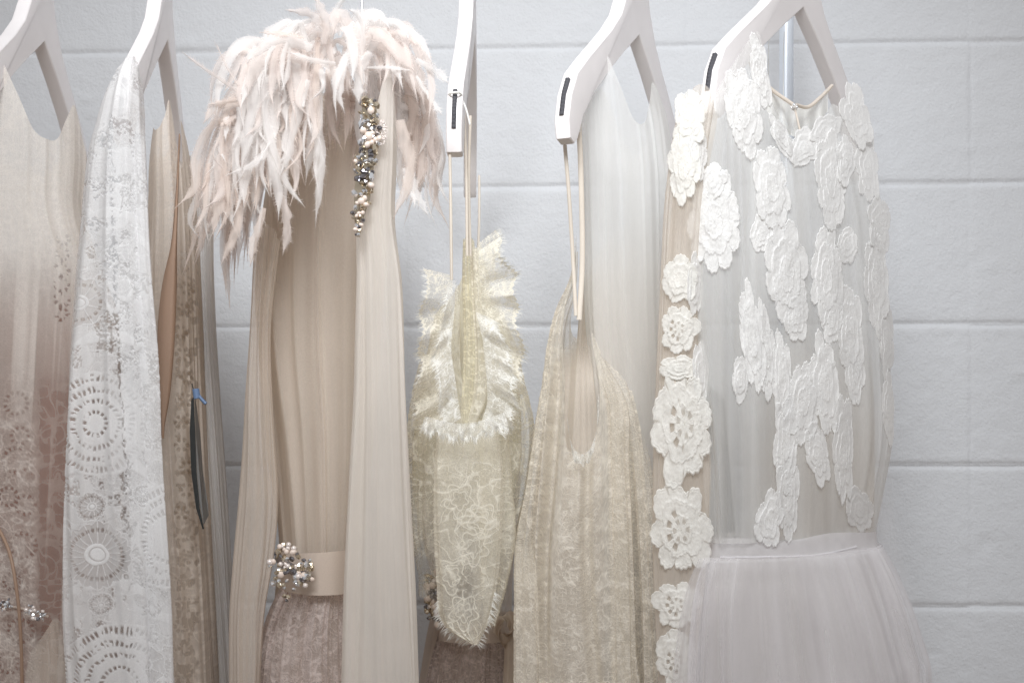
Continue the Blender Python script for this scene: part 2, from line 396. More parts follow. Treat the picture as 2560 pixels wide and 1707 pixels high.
def sleeve_lace(px, py, bk):
    px = px + 9*(fbm(px/45, py/45, 91, 2)-.5); py = py + 14*(fbm(px/40, py/50, 95, 2)-.5)
    d = .56 + .24*(noise(px*.5, py*.5, 3)-.5) + .14*fbm(px/22, py/30, 5)
    t = threads(px, py, 34, .055, 41, 1.4); t2 = threads(px, py, 14, .10, 47, 1.2); d = d + .30*t + .14*t2
    # woven solid bands that swing across
    d = np.maximum(d, .80*sst(.50, .60, fbm(px/50, py/70, 61, 2)))
    band = np.abs(((py + 55*np.sin((px-150)/75.))/300.) % 1 - .5)
    d = np.maximum(d, .93*sst(.42, .47, band))
    # open ground patches
    og = sst(.56, .64, fbm(px/28, py/34, 77, 2)); d = d - og*.50*sst(.35, .6, noise(px/4.2, py/4.2, 12))
    def scroll(cx, cy, rs, d):
        R = np.hypot(px-cx, py-cy); in_ = 1-sst(rs[-1]+14, rs[-1]+18, R); left = 1-sst(cx+10, cx+60, px)
        d = d*(1-in_)+in_*.86
        for i, r in enumerate(rs):
            d = d - ringholes(px, py, cx, cy, r, 5+1.2*i, int(r*.55), .85)*(.35+.65*left)*sst(.2, .4, noise(px/9., py/9., int(cx+r)))
            d = np.maximum(d, .97*ring(px, py, cx, cy, r-9-i, 1.6)); d = np.maximum(d, .97*ring(px, py, cx, cy, r+9+i, 1.6))
        return d
    def wheel(cx, cy, R, n, d):
        r = np.hypot(px-cx, py-cy); a = np.arctan2(py-cy, px-cx); sc = R*(1+.10*np.abs(np.sin(a*n/2)))
        ins = 1-sst(-1.5, 1.5, r-sc)
        d = d*(1-ins)+ins*.50
        d = np.maximum(d, ins*.98*np.exp(-((np.abs(((a*n/(2*np.pi)) % 1)-.5))*2*np.pi*r/n/1.5)**2)*sst(R*.3, R*.4, r))
        d = np.maximum(d, .98*np.exp(-((r-sc)/2.)**2)); d = np.maximum(d, .97*disk(px, py, cx, cy, R*.36)); d = d-.5*ring(px, py, cx, cy, R*.22, 1.6)
        d = d - ringholes(px, py, cx, cy, R*.80, R*.07, n*2, .45)
        return d
    d = scroll(243, 1062, [26, 56, 84, 112], d)
    d = scroll(300, 1700, [42, 74, 104, 134], d)
    d = scroll(470, 1340, [66, 92, 118], d)
    d = wheel(246, 1382, 74, 18, d); d = wheel(232, 1262, 34, 12, d); d = wheel(256, 1500, 28, 10, d)
    d = wheel(205, 760, 58, 9, d); d = wheel(372, 980, 26, 7, d)
    d = wheel(352, 1235, 24, 10, d); d = wheel(405, 1660, 44, 7, d)
    fade = 1-.40*sst(.5, .68, fbm(px/60, py/90, 133, 2)); d = .72+(d-.72)*fade
    # slits in the fold
    c = interp(py, [280, 420, 640, 1000, 1300, 1700], [272, 278, 285, 303, 325, 330])
    d = d - .6*np.exp(-((px-c)/4.5)**2)*sst(.5, .58, noise(px/4., py/7., 8))*sst(320, 380, py)*(1-sst(1150, 1300, py))
    return np.clip(np.where(bk, .15, d), .04, .98)

# ------------------------------------------------------------------ hangers
BEND = .15                                 # the arms sweep forward, as contoured hangers do
def hanger_protos():
    root = thing('clothes_hanger', 'x', 'hanger', (0, 0, 0), 'painted wooden hangers on the rail')
    half = [(.0, .0), (.055, -.035), (.10, -.066), (.15, -.104), (.183, -.138), (.198, -.166), (.207, -.173), (.219, -.169), (.223, -.150), (.216, -.122),
            (.199, -.094), (.167, -.069), (.132, -.044), (.098, -.020), (.066, .007), (.042, .042), (.029, .085), (.018, .124), (0, .130)]
    poly = half + [(-s, z) for s, z in reversed(half[1:-1])]
    bm = bmesh.new(); t = .0085
    vs = [bm.verts.new((-t, s, z)) for s, z in poly]; f = bm.faces.new(vs)
    r = bmesh.ops.extrude_face_region(bm, geom=[f]); nv = [e for e in r['geom'] if isinstance(e, bmesh.types.BMVert)]
    bmesh.ops.translate(bm, verts=nv, vec=(2*t, 0, 0))
    bmesh.ops.recalc_face_normals(bm, faces=bm.faces)
    long = [e for e in bm.edges if abs(e.verts[0].co.x-e.verts[1].co.x) < 1e-6]
    bmesh.ops.bevel(bm, geom=long, offset=.0028, segments=3, profile=.6, affect='EDGES')
    for v in bm.verts: v.co.x -= BEND*v.co.y**2
    me = bpy.data.meshes.new('body'); bm.to_mesh(me); bm.free(); me.materials.append(M['hanger_paint'])
    for p in me.polygons: p.use_smooth = True
    try: me.set_sharp_from_angle(angle=math.radians(35))
    except Exception: pass
    b = bpy.data.objects.new('body', me); COL.objects.link(b); b.parent = root
    pts = [(0, 0, .13), (0, 0, .16), (0, .004, .175), (0, .022, .19), (0, .026, .212), (0, .008, .232), (0, -.018, .225), (0, -.026, .205)]
    V, F = cord_mesh(curve_pts(pts, 50), .0019, 10); h = link('hook', V, F, M['chrome'], root)
    # ribbed rubber strips let into the shoulders
    up = [(.2225, -.145), (.2165, -.122), (.206, -.102)]
    for sgn in (-1, 1):
        n = 66; w = .0026
        tt = np.linspace(.0, 1, n); ss = interp(tt, [0, .5, 1], [a for a, _ in up]); zz = interp(tt, [0, .5, 1], [c for _, c in up])
        hgt = .0012 + .0009*(np.abs(np.sin(np.arange(n)*np.pi/6))**.5)
        nx = np.gradient(ss); nz_ = np.gradient(zz); l = np.hypot(nx, nz_); on = np.stack([-nz_/l, nx/l], -1); on = np.where((on[:, :1] < 0), -on, on)
        V = []
        for q in (-w, -w*.8, w*.8, w):
            k = -.002 if abs(q) == w else 1
            hh = hgt if abs(q) != w else np.full(n, -.002)
            V.append(np.stack([q-BEND*ss**2, sgn*(ss+on[:, 0]*hh), zz+on[:, 1]*hh], -1))
        V = np.stack(V, 1).reshape(-1, 3)
        link('grip_strip', V, grid_faces(n, 4), M['grip'], root, smooth=False)
    return root
proto = hanger_protos()
HANG = [((95, 105), 0, 0, 1.72, 'white painted hanger at the left picture edge, holding the ivory lace dress'),
        ((403, 100), -5, 0, 1.72, 'white painted hanger inside the white scroll lace sleeve'),
        ((905, 250), -11, 0, 1.72, 'mostly hidden hanger under the blush feather cape'),
        ((1171, 88), 0.5, -4.5, 1.72, 'white hanger seen edge-on, with thin straps over a black ribbed grip'),
        ((1583, 90), 23, 0, 1.72, 'pinkish white hanger holding a sheer ivory dress, looped strap over its grip'),
        ((1994, 22), 35, 0, 1.72, 'pinkish white hanger turned widest, holding the flower applique gown')]
for i, ((px, py), phi, tilt, Y0, lab) in enumerate(HANG):
    if i == 0: r = proto
    else:
        r = proto.copy(); COL.objects.link(r)
        for ch in proto.children:
            c = ch.copy(); COL.objects.link(c); c.parent = r
    r['label'] = lab
    r.location = pt(px, py, Y0)
    r.rotation_euler = (math.radians(-tilt), 0, math.radians(-phi))
    if i == 2: r.scale = (.8, .8, .8)            # a smaller hanger inside the cape

# ================================================================== GOWN A (far left)
gA = thing('lace_gown', 'ivory to mauve pleated lace gown at the left edge with crystals on its belt', 'gown', pt(60, 2300, 1.72))
def dA(px, py, bk):
    d = .62 + .16*fbm(px/9., py/60., 2) + .12*(threads(px, py, 16, .2, 5)-.4)
    low = sst(480, 1000, py)
    pl = fbm(px/13.+py/260., py/900., 31, 2)                 # pleats of net with open gaps between
    d = d*(1-low) + low*(.38 + .40*sst(.34, .68, pl))
    lace = sst(840, 1180, py)*(1-sst(70, 104, px))
    d = d*(1-lace) + lace*chantilly(px, py, .40, 22, 14, .25, .35)
    dark = sst(900, 1020, py)*sst(80, 100, px); d = d*(1-dark*.5) + dark*.16*threads(px, py, 26, .2, 6)
    for cy in np.arange(600, 800, 38): d = d - ringholes(px, py, 150+5*math.sin(cy), cy, 13+3*math.sin(cy*2), 5.5, 7, .42)*sst(.3, .6, noise(px/7., py/9., 61))
    for cx, cy, R in ((40, 1010, 26), (48, 1090, 20), (40, 1150, 30), (60, 1260, 22), (20, 1240, 22), (55, 1360, 30), (30, 1450, 20), (50, 1570, 28), (20, 1650, 24)):
        d = d - ringholes(px, py, cx, cy, R, 5, int(R*.5), .22)
    return np.clip(np.where(bk, .5, d), .05, .96)
sA = tube('bodice', [(150, -190, 215), (380, -190, 218), (520, -200, 215), (640, -205, 250), (800, -215, 300), (1100, -230, 322), (1400, -240, 330), (1720, -250, 340)],
     1.72, .13, M['ivory_lace'], gA, 2.0, top=[(0, 330), (.3, 230), (.49, 172), (.56, 235), (.66, 330), (.74, 352), (.80, 345), (.86, 285), (.905, 250), (.95, 310), (1, 400)],
     topback=[(0, 330), (.45, 300), (.7, 330), (.78, 335), (.84, 300), (.9, 262), (1, 400)], dens=dA, fold=(9, .010, 1), grow=[(200, .35), (800, 1), (1800, 1.3)], seed=1, relief=.0008)
tube('lining', [(560, -150, 190), (640, -150, 240), (800, -150, 290), (1100, -160, 315), (1400, -200, 322), (1720, -220, 330)],
     1.72, .085, M['dark_lining'], gA, 5, top=[(0, 700), (.4, 640), (.7, 620), (.85, 590), (1, 560)], dens=lambda a, b, c: np.clip(.92*sst(560, 900, b), 0, 1), fold=(7, .010, 0), seed=3)  # brown-red lining, kept dense so its colour also deepens the shadow low down
# pale underskirt showing under lining, and crystals
tube('underskirt', [(1560, 85, 150), (1640, 70, 165), (1720, 55, 178)], 1.66, .05, M['taupe_silk'], gA, 4,
     top=[(0, 1640), (.5, 1570), (.8, 1545), (1, 1560)], dens=lambda a, b, c: np.full(a.shape, .97), fold=(4, .006, 0), seed=5)
def icos(center, r, sq=(1, 1, 1), sub=1, rot=None):
    bm = bmesh.new(); bmesh.ops.create_icosphere(bm, subdivisions=sub, radius=1)
    Rm = (rot or Matrix.Rotation(random.random()*6.28, 3, Vector((random.random(), random.random(), random.random()+.1)).normalized()))
    V = [Rm @ Vector((v.co.x*sq[0], v.co.y*sq[1], v.co.z*sq[2]))*r + Vector(center) for v in bm.verts]
    F = [[v.index for v in f.verts] for f in bm.faces]; bm.free(); return V, F
def beads(surf, parent, spots, yoff=.002, fallback=None):
    """spots: (px,py,rpx,kind)"""
    for px, py, rp, kind in spots:
        if surf is not None: loc, n = hit(surf, px, py)
        else: loc, n = pt(px, py, fallback), Vector((0, -1, 0))
        r = rp*K*loc.y*1.42; c = loc + n*(yoff + r*.5)
        if kind in ('crystal', 'crystal_dark', 'crystal_gold'):
            V, F = icos(c, r, (1, 1, .8) if random.random() < .7 else (.7, .7, 1.5), 1); sm = False; nm = 'rhinestone'
        elif kind == 'pearl': V, F = icos(c, r, (1, .85, 1.1), 2); sm = True; nm = 'pearl'
        else: V, F = icos(c, r, (1, 1, 1), 1); sm = True; nm = 'seed_bead'
        link(nm, V, F, M[kind], parent, smooth=sm)
bpA = cord('belt_thread', [pt(-40, 1500, 1.60), pt(20, 1514, 1.588), pt(60, 1522, 1.585), pt(120, 1540, 1.60)], .0016, M['taupe_silk'], gA)
sp = []
for (cx, cy, n, rad) in ((20, 1512, 17, 19), (78, 1520, 10, 14), (100, 1540, 12, 16)):
    for i in range(n):
        a = random.random()*6.28; rr = rad*math.sqrt(random.random()); sp.append((cx+rr*math.cos(a), cy+rr*math.sin(a), random.uniform(2.6, 5), random.choice(['crystal', 'crystal', 'crystal_dark', 'seed'])))
beads(None, bpA, sp, fallback=1.575)
cord('waist_cord', [pt(-20, 1290, 1.60), pt(20, 1370, 1.58), pt(38, 1450, 1.57), pt(50, 1560, 1.57), pt(55, 1720, 1.58), pt(50, 2000, 1.6)], .0019, M['brown_slip'], gA)

# ================================================================== GOWN B (white scroll lace sleeve)
gB = thing('sleeved_lace_gown', 'gown with long white scroll lace sleeve in front and nude lace body', 'gown', pt(400, 2300, 1.72))
sB = tube('sleeve', [(160, 300, 352), (200, 276, 354), (250, 256, 358), (300, 242, 360), (350, 228, 362), (440, 214, 365), (540, 205, 368), (640, 195, 374), (760, 185, 383), (930, 172, 393), (1100, 165, 399), (1250, 161, 408), (1400, 160, 417), (1550, 164, 425), (1720, 176, 431)],
     1.505, .055, M['white_lace'], gB, 1.5, top=[(0, 195), (.3, 168), (.6, 162), (1, 185)], dens=sleeve_lace, fold=(3.4, .022, .6), grow=[(160, .3), (420, .6), (1000, 1), (1720, 1.1)], seed=12, relief=.0011, zref=1.48)
# front fold of the sleeve turned over itself
tube('sleeve_fold', [(300, 300, 362), (420, 300, 367), (640, 296, 376), (930, 303, 397), (1100, 312, 402), (1300, 326, 413), (1500, 333, 426), (1720, 338, 433)],
     1.462, .008, M['white_lace'], gB, 1.8, dens=lambda a, b, c: np.maximum(sleeve_lace(a+40, b, c), .45)*sst(300, 420, b), fold=(2, .006, .3), seed=14, relief=.001, zref=1.462)
def dBb(px, py, bk):
    d = .60 + .15*fbm(px/7., py/60., 8) + .1*threads(px, py, 20, .15, 71)
    mot = sst(432, 442, px)*(1-sst(488, 498, px))*sst(560, 640, py)
    d = d - mot*.38*sst(.50, .60, fbm(px/11., py/16., 21, 2))
    for cy in np.arange(720, 1700, 56): d = d - ringholes(px, py, 458+8*math.sin(cy*.7), cy, 13, 5, 6, .5)
    d = np.where((px > 425) & (py > 1300), np.maximum(d, .4)+.25*threads(px, py, 30, .12, 8)-.1, d)
    slit = sst(424, 430, px)*(1-sst(440, 446, px))*sst(330, 380, py)*(1-sst(600, 640, py)); d = d - slit*.3*sst(.45, .55, noise(px/3., py/9., 3))
    return np.clip(np.where(bk, .45, d), .06, .95)
tube('body', [(250, 395, 452), (330, 380, 470), (500, 372, 492), (640, 366, 500), (800, 362, 506), (1000, 360, 512), (1200, 365, 520), (1400, 380, 530), (1720, 390, 545)],
     1.74, .12, M['blush_net'], gB, 1.8, top=[(0, 300), (.15, 330), (.35, 305), (.5, 262), (.6, 300), (.72, 420), (.85, 290), (1, 320)], topback=[(0, 320), (.3, 300), (.5, 262), (.8, 300), (1, 330)],
     dens=dBb, fold=(6, .010, .6), grow=[(250, .3), (900, 1), (1800, 1.2)], seed=17, relief=.0008, yslope=.05)
# brown slip hanging inside, its dark strip showing at the opening
def slipY(v): return 1.60
tube('slip', [(340, 447, 451), (500, 438, 446), (620, 426, 443), (700, 408, 443), (800, 396, 440), (900, 394, 434), (1000, 396, 424), (1075, 403, 411), (1095, 404, 410)],
     1.575, .010, M['brown_slip'], gB, 3, dens=lambda a, b, c: np.full(a.shape, .97), fold=(2, .002, 0), seed=6, bottom=1095, zref=1.575)
tube('slip_lining', [(560, 385, 480), (900, 380, 490), (1300, 385, 500), (1720, 395, 520)], 1.74, .07, M['beige_silk'], gB, 6,
     dens=lambda a, b, c: .9*sst(560, 800, b), fold=(5, .01, 0), seed=9)
tube('veil_layer', [(640, 470, 530), (800, 470, 536), (1000, 478, 548), (1200, 486, 562), (1400, 500, 574), (1720, 520, 590)], 1.80, .07, M['pale_net'], gB, 3,
     top=[(0, 380), (.5, 420), (1, 560)], dens=lambda a, b, c: .30+.25*fbm(a/9., b/200., 4), fold=(5, .012, .3), seed=22)
# tag on dark card with a blue clip
tg = thing('garment_tag', 'long black card tag with blue clip hanging beside the nude lace', 'tag', pt(485, 985, 1.60))
def tagmesh(name, pts_l, pts_r, th, mat):
    V = []
    for p in pts_l+pts_r[::-1]: V.append(tuple(p))
    n = len(V); V2 = [(v[0], v[1]+th, v[2]) for v in V]
    F = [list(range(n)), list(range(2*n-1, n-1, -1))] + [[i, n+i, n+(i+1) % n, (i+1) % n] for i in range(n)]
    return link(name, V+V2, F, mat, tg, smooth=False)
tagmesh('card_edge', [pt(478, 1000, 1.585), pt(474, 1080, 1.585), pt(478, 1180, 1.585), pt(490, 1270, 1.585), pt(506, 1322, 1.585)],
        [pt(484, 992, 1.585), pt(488, 1080, 1.585), pt(491, 1180, 1.585), pt(499, 1270, 1.585), pt(510, 1322, 1.585)], .0012, M['tag_black'])
tagmesh('card_face', [pt(486, 995, 1.5875), pt(489, 1080, 1.5875), pt(492, 1180, 1.5875), pt(499, 1260, 1.5875), pt(509, 1312, 1.5875)],
        [pt(488, 995, 1.61), pt(500, 1080, 1.61), pt(507, 1180, 1.61), pt(520, 1262, 1.61), pt(521, 1288, 1.61)], .001, M['tag_grey'])
V, F = cord_mesh(curve_pts([pt(489, 972, 1.58), pt(491, 985, 1.58), pt(493, 996, 1.58)], 8), .0042, 6); link('clip', V, F, M['blue_plastic'], tg, smooth=False)
V, F = cord_mesh(curve_pts([pt(496, 988, 1.58), pt(506, 1000, 1.58), pt(515, 1009, 1.58)], 8), .0021, 6); link('clip_tail', V, F, M['blue_plastic'], tg)
V, F = cord_mesh(curve_pts([pt(480, 960, 1.60), pt(484, 975, 1.59), pt(488, 985, 1.58)], 8), .0007, 6); link('string', V, F, M['tag_black'], tg)

# ================================================================== GOWN C (sheer ivory, belt and brooch)
gC = thing('draped_gown', 'sheer ivory and beige gown with brooch belt below the feather cape', 'gown', pt(800, 2300, 1.72))
dn = lambda base, var, sx=9., sy=300., s=1: (lambda a, b, c: np.clip(base+var*(fbm(a/(sx*2.6), b/sy/1.6, s, 2)-.5)*2, .03, .98))
tube('inner_drape', [(250, 690, 960), (600, 660, 950), (850, 655, 930), (1100, 668, 920), (1400, 700, 900), (1500, 690, 900)], 1.76, .10, M['beige_silk'], gC, 3,
     dens=dn(.90, .1, 20, 400, 3), fold=(5, .014, .1), seed=31, bottom=1500)
tube('bodice', [(240, 700, 985), (450, 668, 975), (640, 648, 960), (850, 650, 945), (1100, 676, 930), (1250, 690, 915), (1400, 702, 900)], 1.72, .13, M['blush_net'], gC, 2.2,
     dens=dn(.50, .20, 14, 500, 5), fold=(5, .018, .1), seed=33, bottom=1405, relief=.0)
def dlskirt(px, py, bk): return np.clip(chantilly(px, py, .48, 15, 61, .3, .5) + .3*(fbm(px/9.+(py-1450)*-(px-790)*.00004, py/300., 3)-.5), .1, .97)
sCs = tube('lace_skirt', [(1470, 712, 900), (1540, 680, 905), (1620, 655, 915), (1720, 640, 925)], 1.66, .10, M['mauve_lace'], gC, 1.7, dens=dlskirt, fold=(11, .014, .8), seed=35, relief=.001,
     top=[(0, 1475), (.5, 1482), (1, 1478)])
tube('skirt_lining', [(1475, 716, 890), (1540, 690, 890), (1620, 668, 900), (1720, 655, 910)], 1.67, .08, M['taupe_silk'], gC, 6, dens=lambda a, b, c: np.full(a.shape, .96), fold=(6, .01, 0), seed=36)
sBelt = tube('belt', [(1370, 700, 905), (1420, 698, 902), (1487, 706, 900)], 1.66, .115, M['taupe_silk'], gC, 2.5, top=[(0, 1385), (.5, 1378), (1, 1372)],
     dens=lambda a, b, c: np.full(a.shape, .99), fold=(3, .002, 0), seed=37, bottom=1484)
brooch = link('brooch', *[np.array(x) for x in (lambda V, F: (V, F))(*cord_mesh(curve_pts([hit(sBelt, 700, 1395)[0]+Vector((0, -.003, 0)), hit(sBelt, 730, 1420)[0]+Vector((0, -.003, 0)), hit(sBelt, 765, 1440)[0]+Vector((0, -.003, 0))], 12), .006, 8))], M['crystal_dark'], gC)
sp = []
for i in range(92):
    if i < 62: cx, cy, rx, ry = 718, 1420, 46, 60
    else: cx, cy, rx, ry = 762, 1428, 24, 36
    a = random.random()*6.28; rr = math.sqrt(random.random())
    sp.append((cx+rx*rr*math.cos(a)+(.0), cy+ry*rr*math.sin(a), random.uniform(3.5, 6.8), random.choice(['crystal', 'crystal_dark', 'seed', 'crystal_gold', 'crystal_gold', 'pearl'])))
sp += [(722, 1490, 5, 'crystal_gold'), (718, 1500, 4, 'crystal_dark'), (712, 1488, 5, 'crystal_gold'), (770, 1436, 7.5, 'crystal'), (768, 1410, 7, 'crystal')]
beads(None, brooch, sp, fallback=1.533)
tube('side_drape', [(560, 640, 700), (640, 636, 690), (820, 627, 672), (1000, 614, 676), (1100, 609, 682), (1250, 598, 690), (1400, 585, 678), (1520, 577, 658), (1720, 577, 645)], 1.60, .03, M['blush_net'], gC, 2,
     top=[(0, 600), (.5, 560), (1, 600)], dens=dn(.50, .14, 14, 500, 15), fold=(3, .014, .1), seed=38)
def dfront(px, py, bk): return np.clip(np.where(bk, .55, .66+.20*(fbm(px/22., py/700., 9, 2)-.5)), 0, .98)
sCf = tube('front_drape', [(270, 930, 992), (400, 915, 990), (544, 893, 986), (700, 892, 1004), (850, 889, 1010), (979, 887, 1013), (1197, 876, 1021), (1469, 864, 1034), (1720, 858, 1045)], 1.50, .035, M['sheer_ivory'], gC, 1.9,
     top=[(0, 330), (.3, 250), (.5, 205), (.7, 190), (.85, 225), (1, 300)], dens=dfront, fold=(4, .011, .2), grow=[(240, .3), (700, .8), (1700, 1.2)], seed=41, zref=1.485)
# beaded shoulder strap
sp = []
cen = lambda y: interp(y, [250, 300, 340, 400, 460, 500, 540, 590], [922, 925, 930, 915, 908, 905, 898, 896])
wid = lambda y: interp(y, [250, 300, 340, 400, 460, 500, 540, 590], [20, 24, 26, 27, 25, 23, 15, 5])
def strapf(U, V_):
    py = 248+345*V_; px = cen(py)+wid(py)*(U*2-1)*.85
    Y = 1.452+0*U; return (px-1280)*K*Y, Y-.002*np.cos((U-.5)*3), (HOR-py)*K*Y
strap = sheet('beaded_strap', strapf, 14, 90, M['crystal_gold'], gC)
used = []
R = random.Random(4)
tries = 0
while len(used) < 92 and tries < 9000:
    tries += 1
    y = R.uniform(250, 588); x = float(cen(y)) + float(wid(y))*R.uniform(-1, 1); r = R.choice([4, 5, 5.5, 6.5, 8]) if y < 540 else R.uniform(3, 5)
    if all((x-a)**2+(y-b)**2 > ((r+c)*.74)**2 for a, b, c in used): used.append((x, y, r))
kinds = ['crystal', 'crystal_dark', 'crystal_dark', 'pearl', 'crystal_gold', 'crystal_gold', 'crystal']
sp = [(x, y, r, R.choice(kinds)) for x, y, r in used]
beads(None, strap, sp, fallback=1.447)
V = []; F = []
for i in range(150):                       # cluster of tiny seed beads on the strap's edge
    a = R.uniform(0, 6.28); rr = math.sqrt(R.random()); x = 953+17*rr*math.cos(a); y = 332+32*rr*math.sin(a)
    v, f = icos(pt(x, y, 1.446), R.uniform(1.6, 2.6)*K*1.45, sub=1); F += [[q+len(V) for q in g] for g in f]; V += v
tag(link('seed_bead_cluster', V, F, M['seed'], strap), kind='stuff')

# ================================================================== FEATHER CAPE
cape = thing('feather_cape', 'blush and white shredded organza feather cape over the beige gown', 'cape', pt(800, 300, 1.55))
def collarf(U, V_):
    a = (U-.5)*np.pi*.96
    px = 800+np.sin(a)*120*(.72+.35*V_)-10; py = 225-np.cos(a)*120+V_*70+8*np.sin(U*31)
    Y = 1.60-.05*np.cos(a*1.2)-.03*V_+.006*np.sin(U*25+V_*5); return (px-1280)*K*Y, Y, (HOR-py)*K*Y
sheet('collar', collarf, 120, 26, M['feather_blush'], cape, lambda U, V_: .75+.2*noise(U*40, V_*8))
def feather(path, w, Y0, Y1, twist, n=46, seed=0):
    """one torn organza strip along photo path [(px,py)..], w in px"""
    P = np.array(path, float); t = np.arange(len(P)); x = np.linspace(0, len(P)-1, n)
    R = np.random.default_rng(seed); s = np.linspace(0, 1, n); w = w*(1.06 if seed%3 else .7)
    cx = interp(x, t, P[:, 0])+R.uniform(3, 10)*np.sin(s*R.uniform(3, 6)+R.uniform(0, 6))*s; cy = interp(x, t, P[:, 1])
    dx = np.gradient(cx); dy = np.gradient(cy); l = np.hypot(dx, dy)+1e-6; nx, ny = -dy/l, dx/l
    prof = np.sin(np.pi*np.clip(s*.72+.18, 0, 1))**.8*(1-sst(.72, 1, s)*.92)
    fray = lambda k: 1+.42*(noise(s*11+k*9, s*0+k, seed % 97)-.5)*2*sst(.1, .4, s)
    Y = Y0+(Y1-Y0)*s
    tw = twist*np.sin(s*3.6+R.uniform(0, 6))
    m = 6; V = np.zeros((n, m, 3)); 
    for j in range(m):
        q = j/(m-1)*2-1
        hw = w*.5*prof*(fray(1) if q < 0 else fray(2))
        off = q*hw
        px = cx+nx*off*np.cos(tw); py = cy+ny*off*np.cos(tw)
        YY = Y + off*K*Y*np.sin(tw) + (1-q*q)*w*.10*K*Y*np.sign(R.uniform(-1, 1) if j == 0 else 1)*-1
        V[:, j, 0] = (px-1280)*K*YY; V[:, j, 1] = YY; V[:, j, 2] = (HOR-py)*K*YY
    d = .62 + .30*(noise(np.linspace(0, 8, n)[:, None], np.linspace(0, 3, m)[None, :], seed % 50)-.5) + np.zeros((n, m))
    d = d - .25*(np.abs(np.linspace(-1, 1, m))[None, :]**3)
    # hair-like frays along both edges
    hv = []; hf = []
    for k in range(int(n*2.2)):
        i = int(R.integers(int(n*.15), n-1)); side = 0 if R.random() < .5 else m-1
        p = V[i, side]; inner = V[i, 2 if side == 0 else 3]; o = p-inner; ln = np.linalg.norm(o)+1e-9
        o = o/ln*R.uniform(.0012, .0052); tdir = V[min(i+1, n-1), side]-V[i, side]; tl = np.linalg.norm(tdir)+1e-9
        tdir = tdir/tl*R.uniform(.001, .004); b = tdir/np.linalg.norm(tdir)*.00018
        base = len(hv); hv += [p-b-o*.2, p+b-o*.2, p+o+tdir]; hf.append((base, base+1, base+2))
    return V.reshape(-1, 3), grid_faces(n, m), np.clip(d, .2, .95).ravel(), hv, hf
def add_feather(path, w, Y0, Y1, twist, mat, seed, store=None):
    V, F, D, hv, hf = feather(path, w, Y0, Y1, twist, seed=seed)
    allV = np.vstack([V, np.array(hv)]) if hv else V
    faces = [tuple(f) for f in F.tolist()] + [tuple(q+len(V) for q in f) for f in hf]
    DD = np.concatenate([D, np.full(len(hv), .85)])
    if store is None: link('feather_strip', allV, faces, M[mat], cape, {'dens': DD})
    else: store.append((allV, faces, DD, mat))
FR = np.random.default_rng(21)
def rootpt(t):
    # along the collar line, t 0 left .. 1 right
    return (interp(t, [0, .18, .36, .5, .64, .8, 1], [585, 620, 700, 790, 890, 975, 1030]), interp(t, [0, .18, .36, .5, .64, .8, 1], [330, 215, 135, 95, 90, 130, 230]))
feats = []
# back mass (mostly nude, a darker colour put in for the shade further in): left and centre
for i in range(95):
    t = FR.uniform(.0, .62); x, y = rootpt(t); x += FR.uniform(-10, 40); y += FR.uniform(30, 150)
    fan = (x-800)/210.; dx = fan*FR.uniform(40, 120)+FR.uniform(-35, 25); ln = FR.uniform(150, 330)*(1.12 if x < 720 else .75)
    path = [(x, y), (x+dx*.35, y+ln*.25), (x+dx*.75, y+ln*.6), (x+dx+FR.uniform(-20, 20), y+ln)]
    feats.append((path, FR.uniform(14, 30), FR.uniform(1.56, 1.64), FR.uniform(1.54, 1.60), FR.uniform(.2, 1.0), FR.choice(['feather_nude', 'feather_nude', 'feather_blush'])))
# left front mass
for i in range(150):
    t = FR.uniform(.0, .50); x, y = rootpt(t); x += FR.uniform(-15, 30); y += FR.uniform(0, 110)
    fan = (x-790)/200.; out = FR.uniform(20, 120)*max(.15, -fan)*1.0; ln = FR.uniform(130, 330)
    y_end = min(y+ln, 620+FR.uniform(-90, 0)); ln = y_end-y
    path = [(x, y), (x-out*.55, y+ln*.08-18), (x-out*.95, y+ln*.40), (x-out*1.05+FR.uniform(-14, 18), y+ln*.75), (x-out*1.1+FR.uniform(-35, 30), y+ln)]
    feats.append((path, FR.uniform(12, 27), FR.uniform(1.47, 1.54), FR.uniform(1.43, 1.50), FR.uniform(.2, 1.1), FR.choice(['feather_blush', 'feather_white', 'feather_white', 'feather_nude'])))
# right mass behind the strap
for i in range(85):
    t = FR.uniform(.62, 1.0); x, y = rootpt(t); x += FR.uniform(-10, 15); y += FR.uniform(-5, 90)
    out = FR.uniform(10, 75); ln = FR.uniform(140, 320)
    path = [(x, y), (x+out*.6, y+ln*.12-8), (x+out*.95, y+ln*.45), (x+out*.8, y+ln*.75), (x+out*.8+FR.uniform(-30, 40), y+ln)]
    feats.append((path, FR.uniform(12, 26), FR.uniform(1.52, 1.58), FR.uniform(1.53, 1.58), FR.uniform(.2, 1.1), FR.choice(['feather_white', 'feather_white', 'feather_blush', 'feather_nude'])))
# crown of loops on top
for i in range(60):
    t = FR.uniform(.25, .85); x, y = rootpt(t); x += FR.uniform(-20, 20); y += FR.uniform(10, 60)
    s = -1 if x < 850 else 1; out = FR.uniform(30, 130)
    if FR.random() < .25: s = -s
    path = [(x, y), (x+s*out*.3, y-FR.uniform(30, 75)), (x+s*out*.8, y-FR.uniform(10, 50)), (x+s*out*1.1, y+FR.uniform(20, 70)), (x+s*out*1.15+FR.uniform(-15, 15), y+FR.uniform(70, 150))]
    feats.append((path, FR.uniform(16, 34), FR.uniform(1.46, 1.53), FR.uniform(1.42, 1.50), FR.uniform(.3, 1.0), FR.choice(['feather_white', 'feather_white', 'feather_blush', 'feather_blush'])))
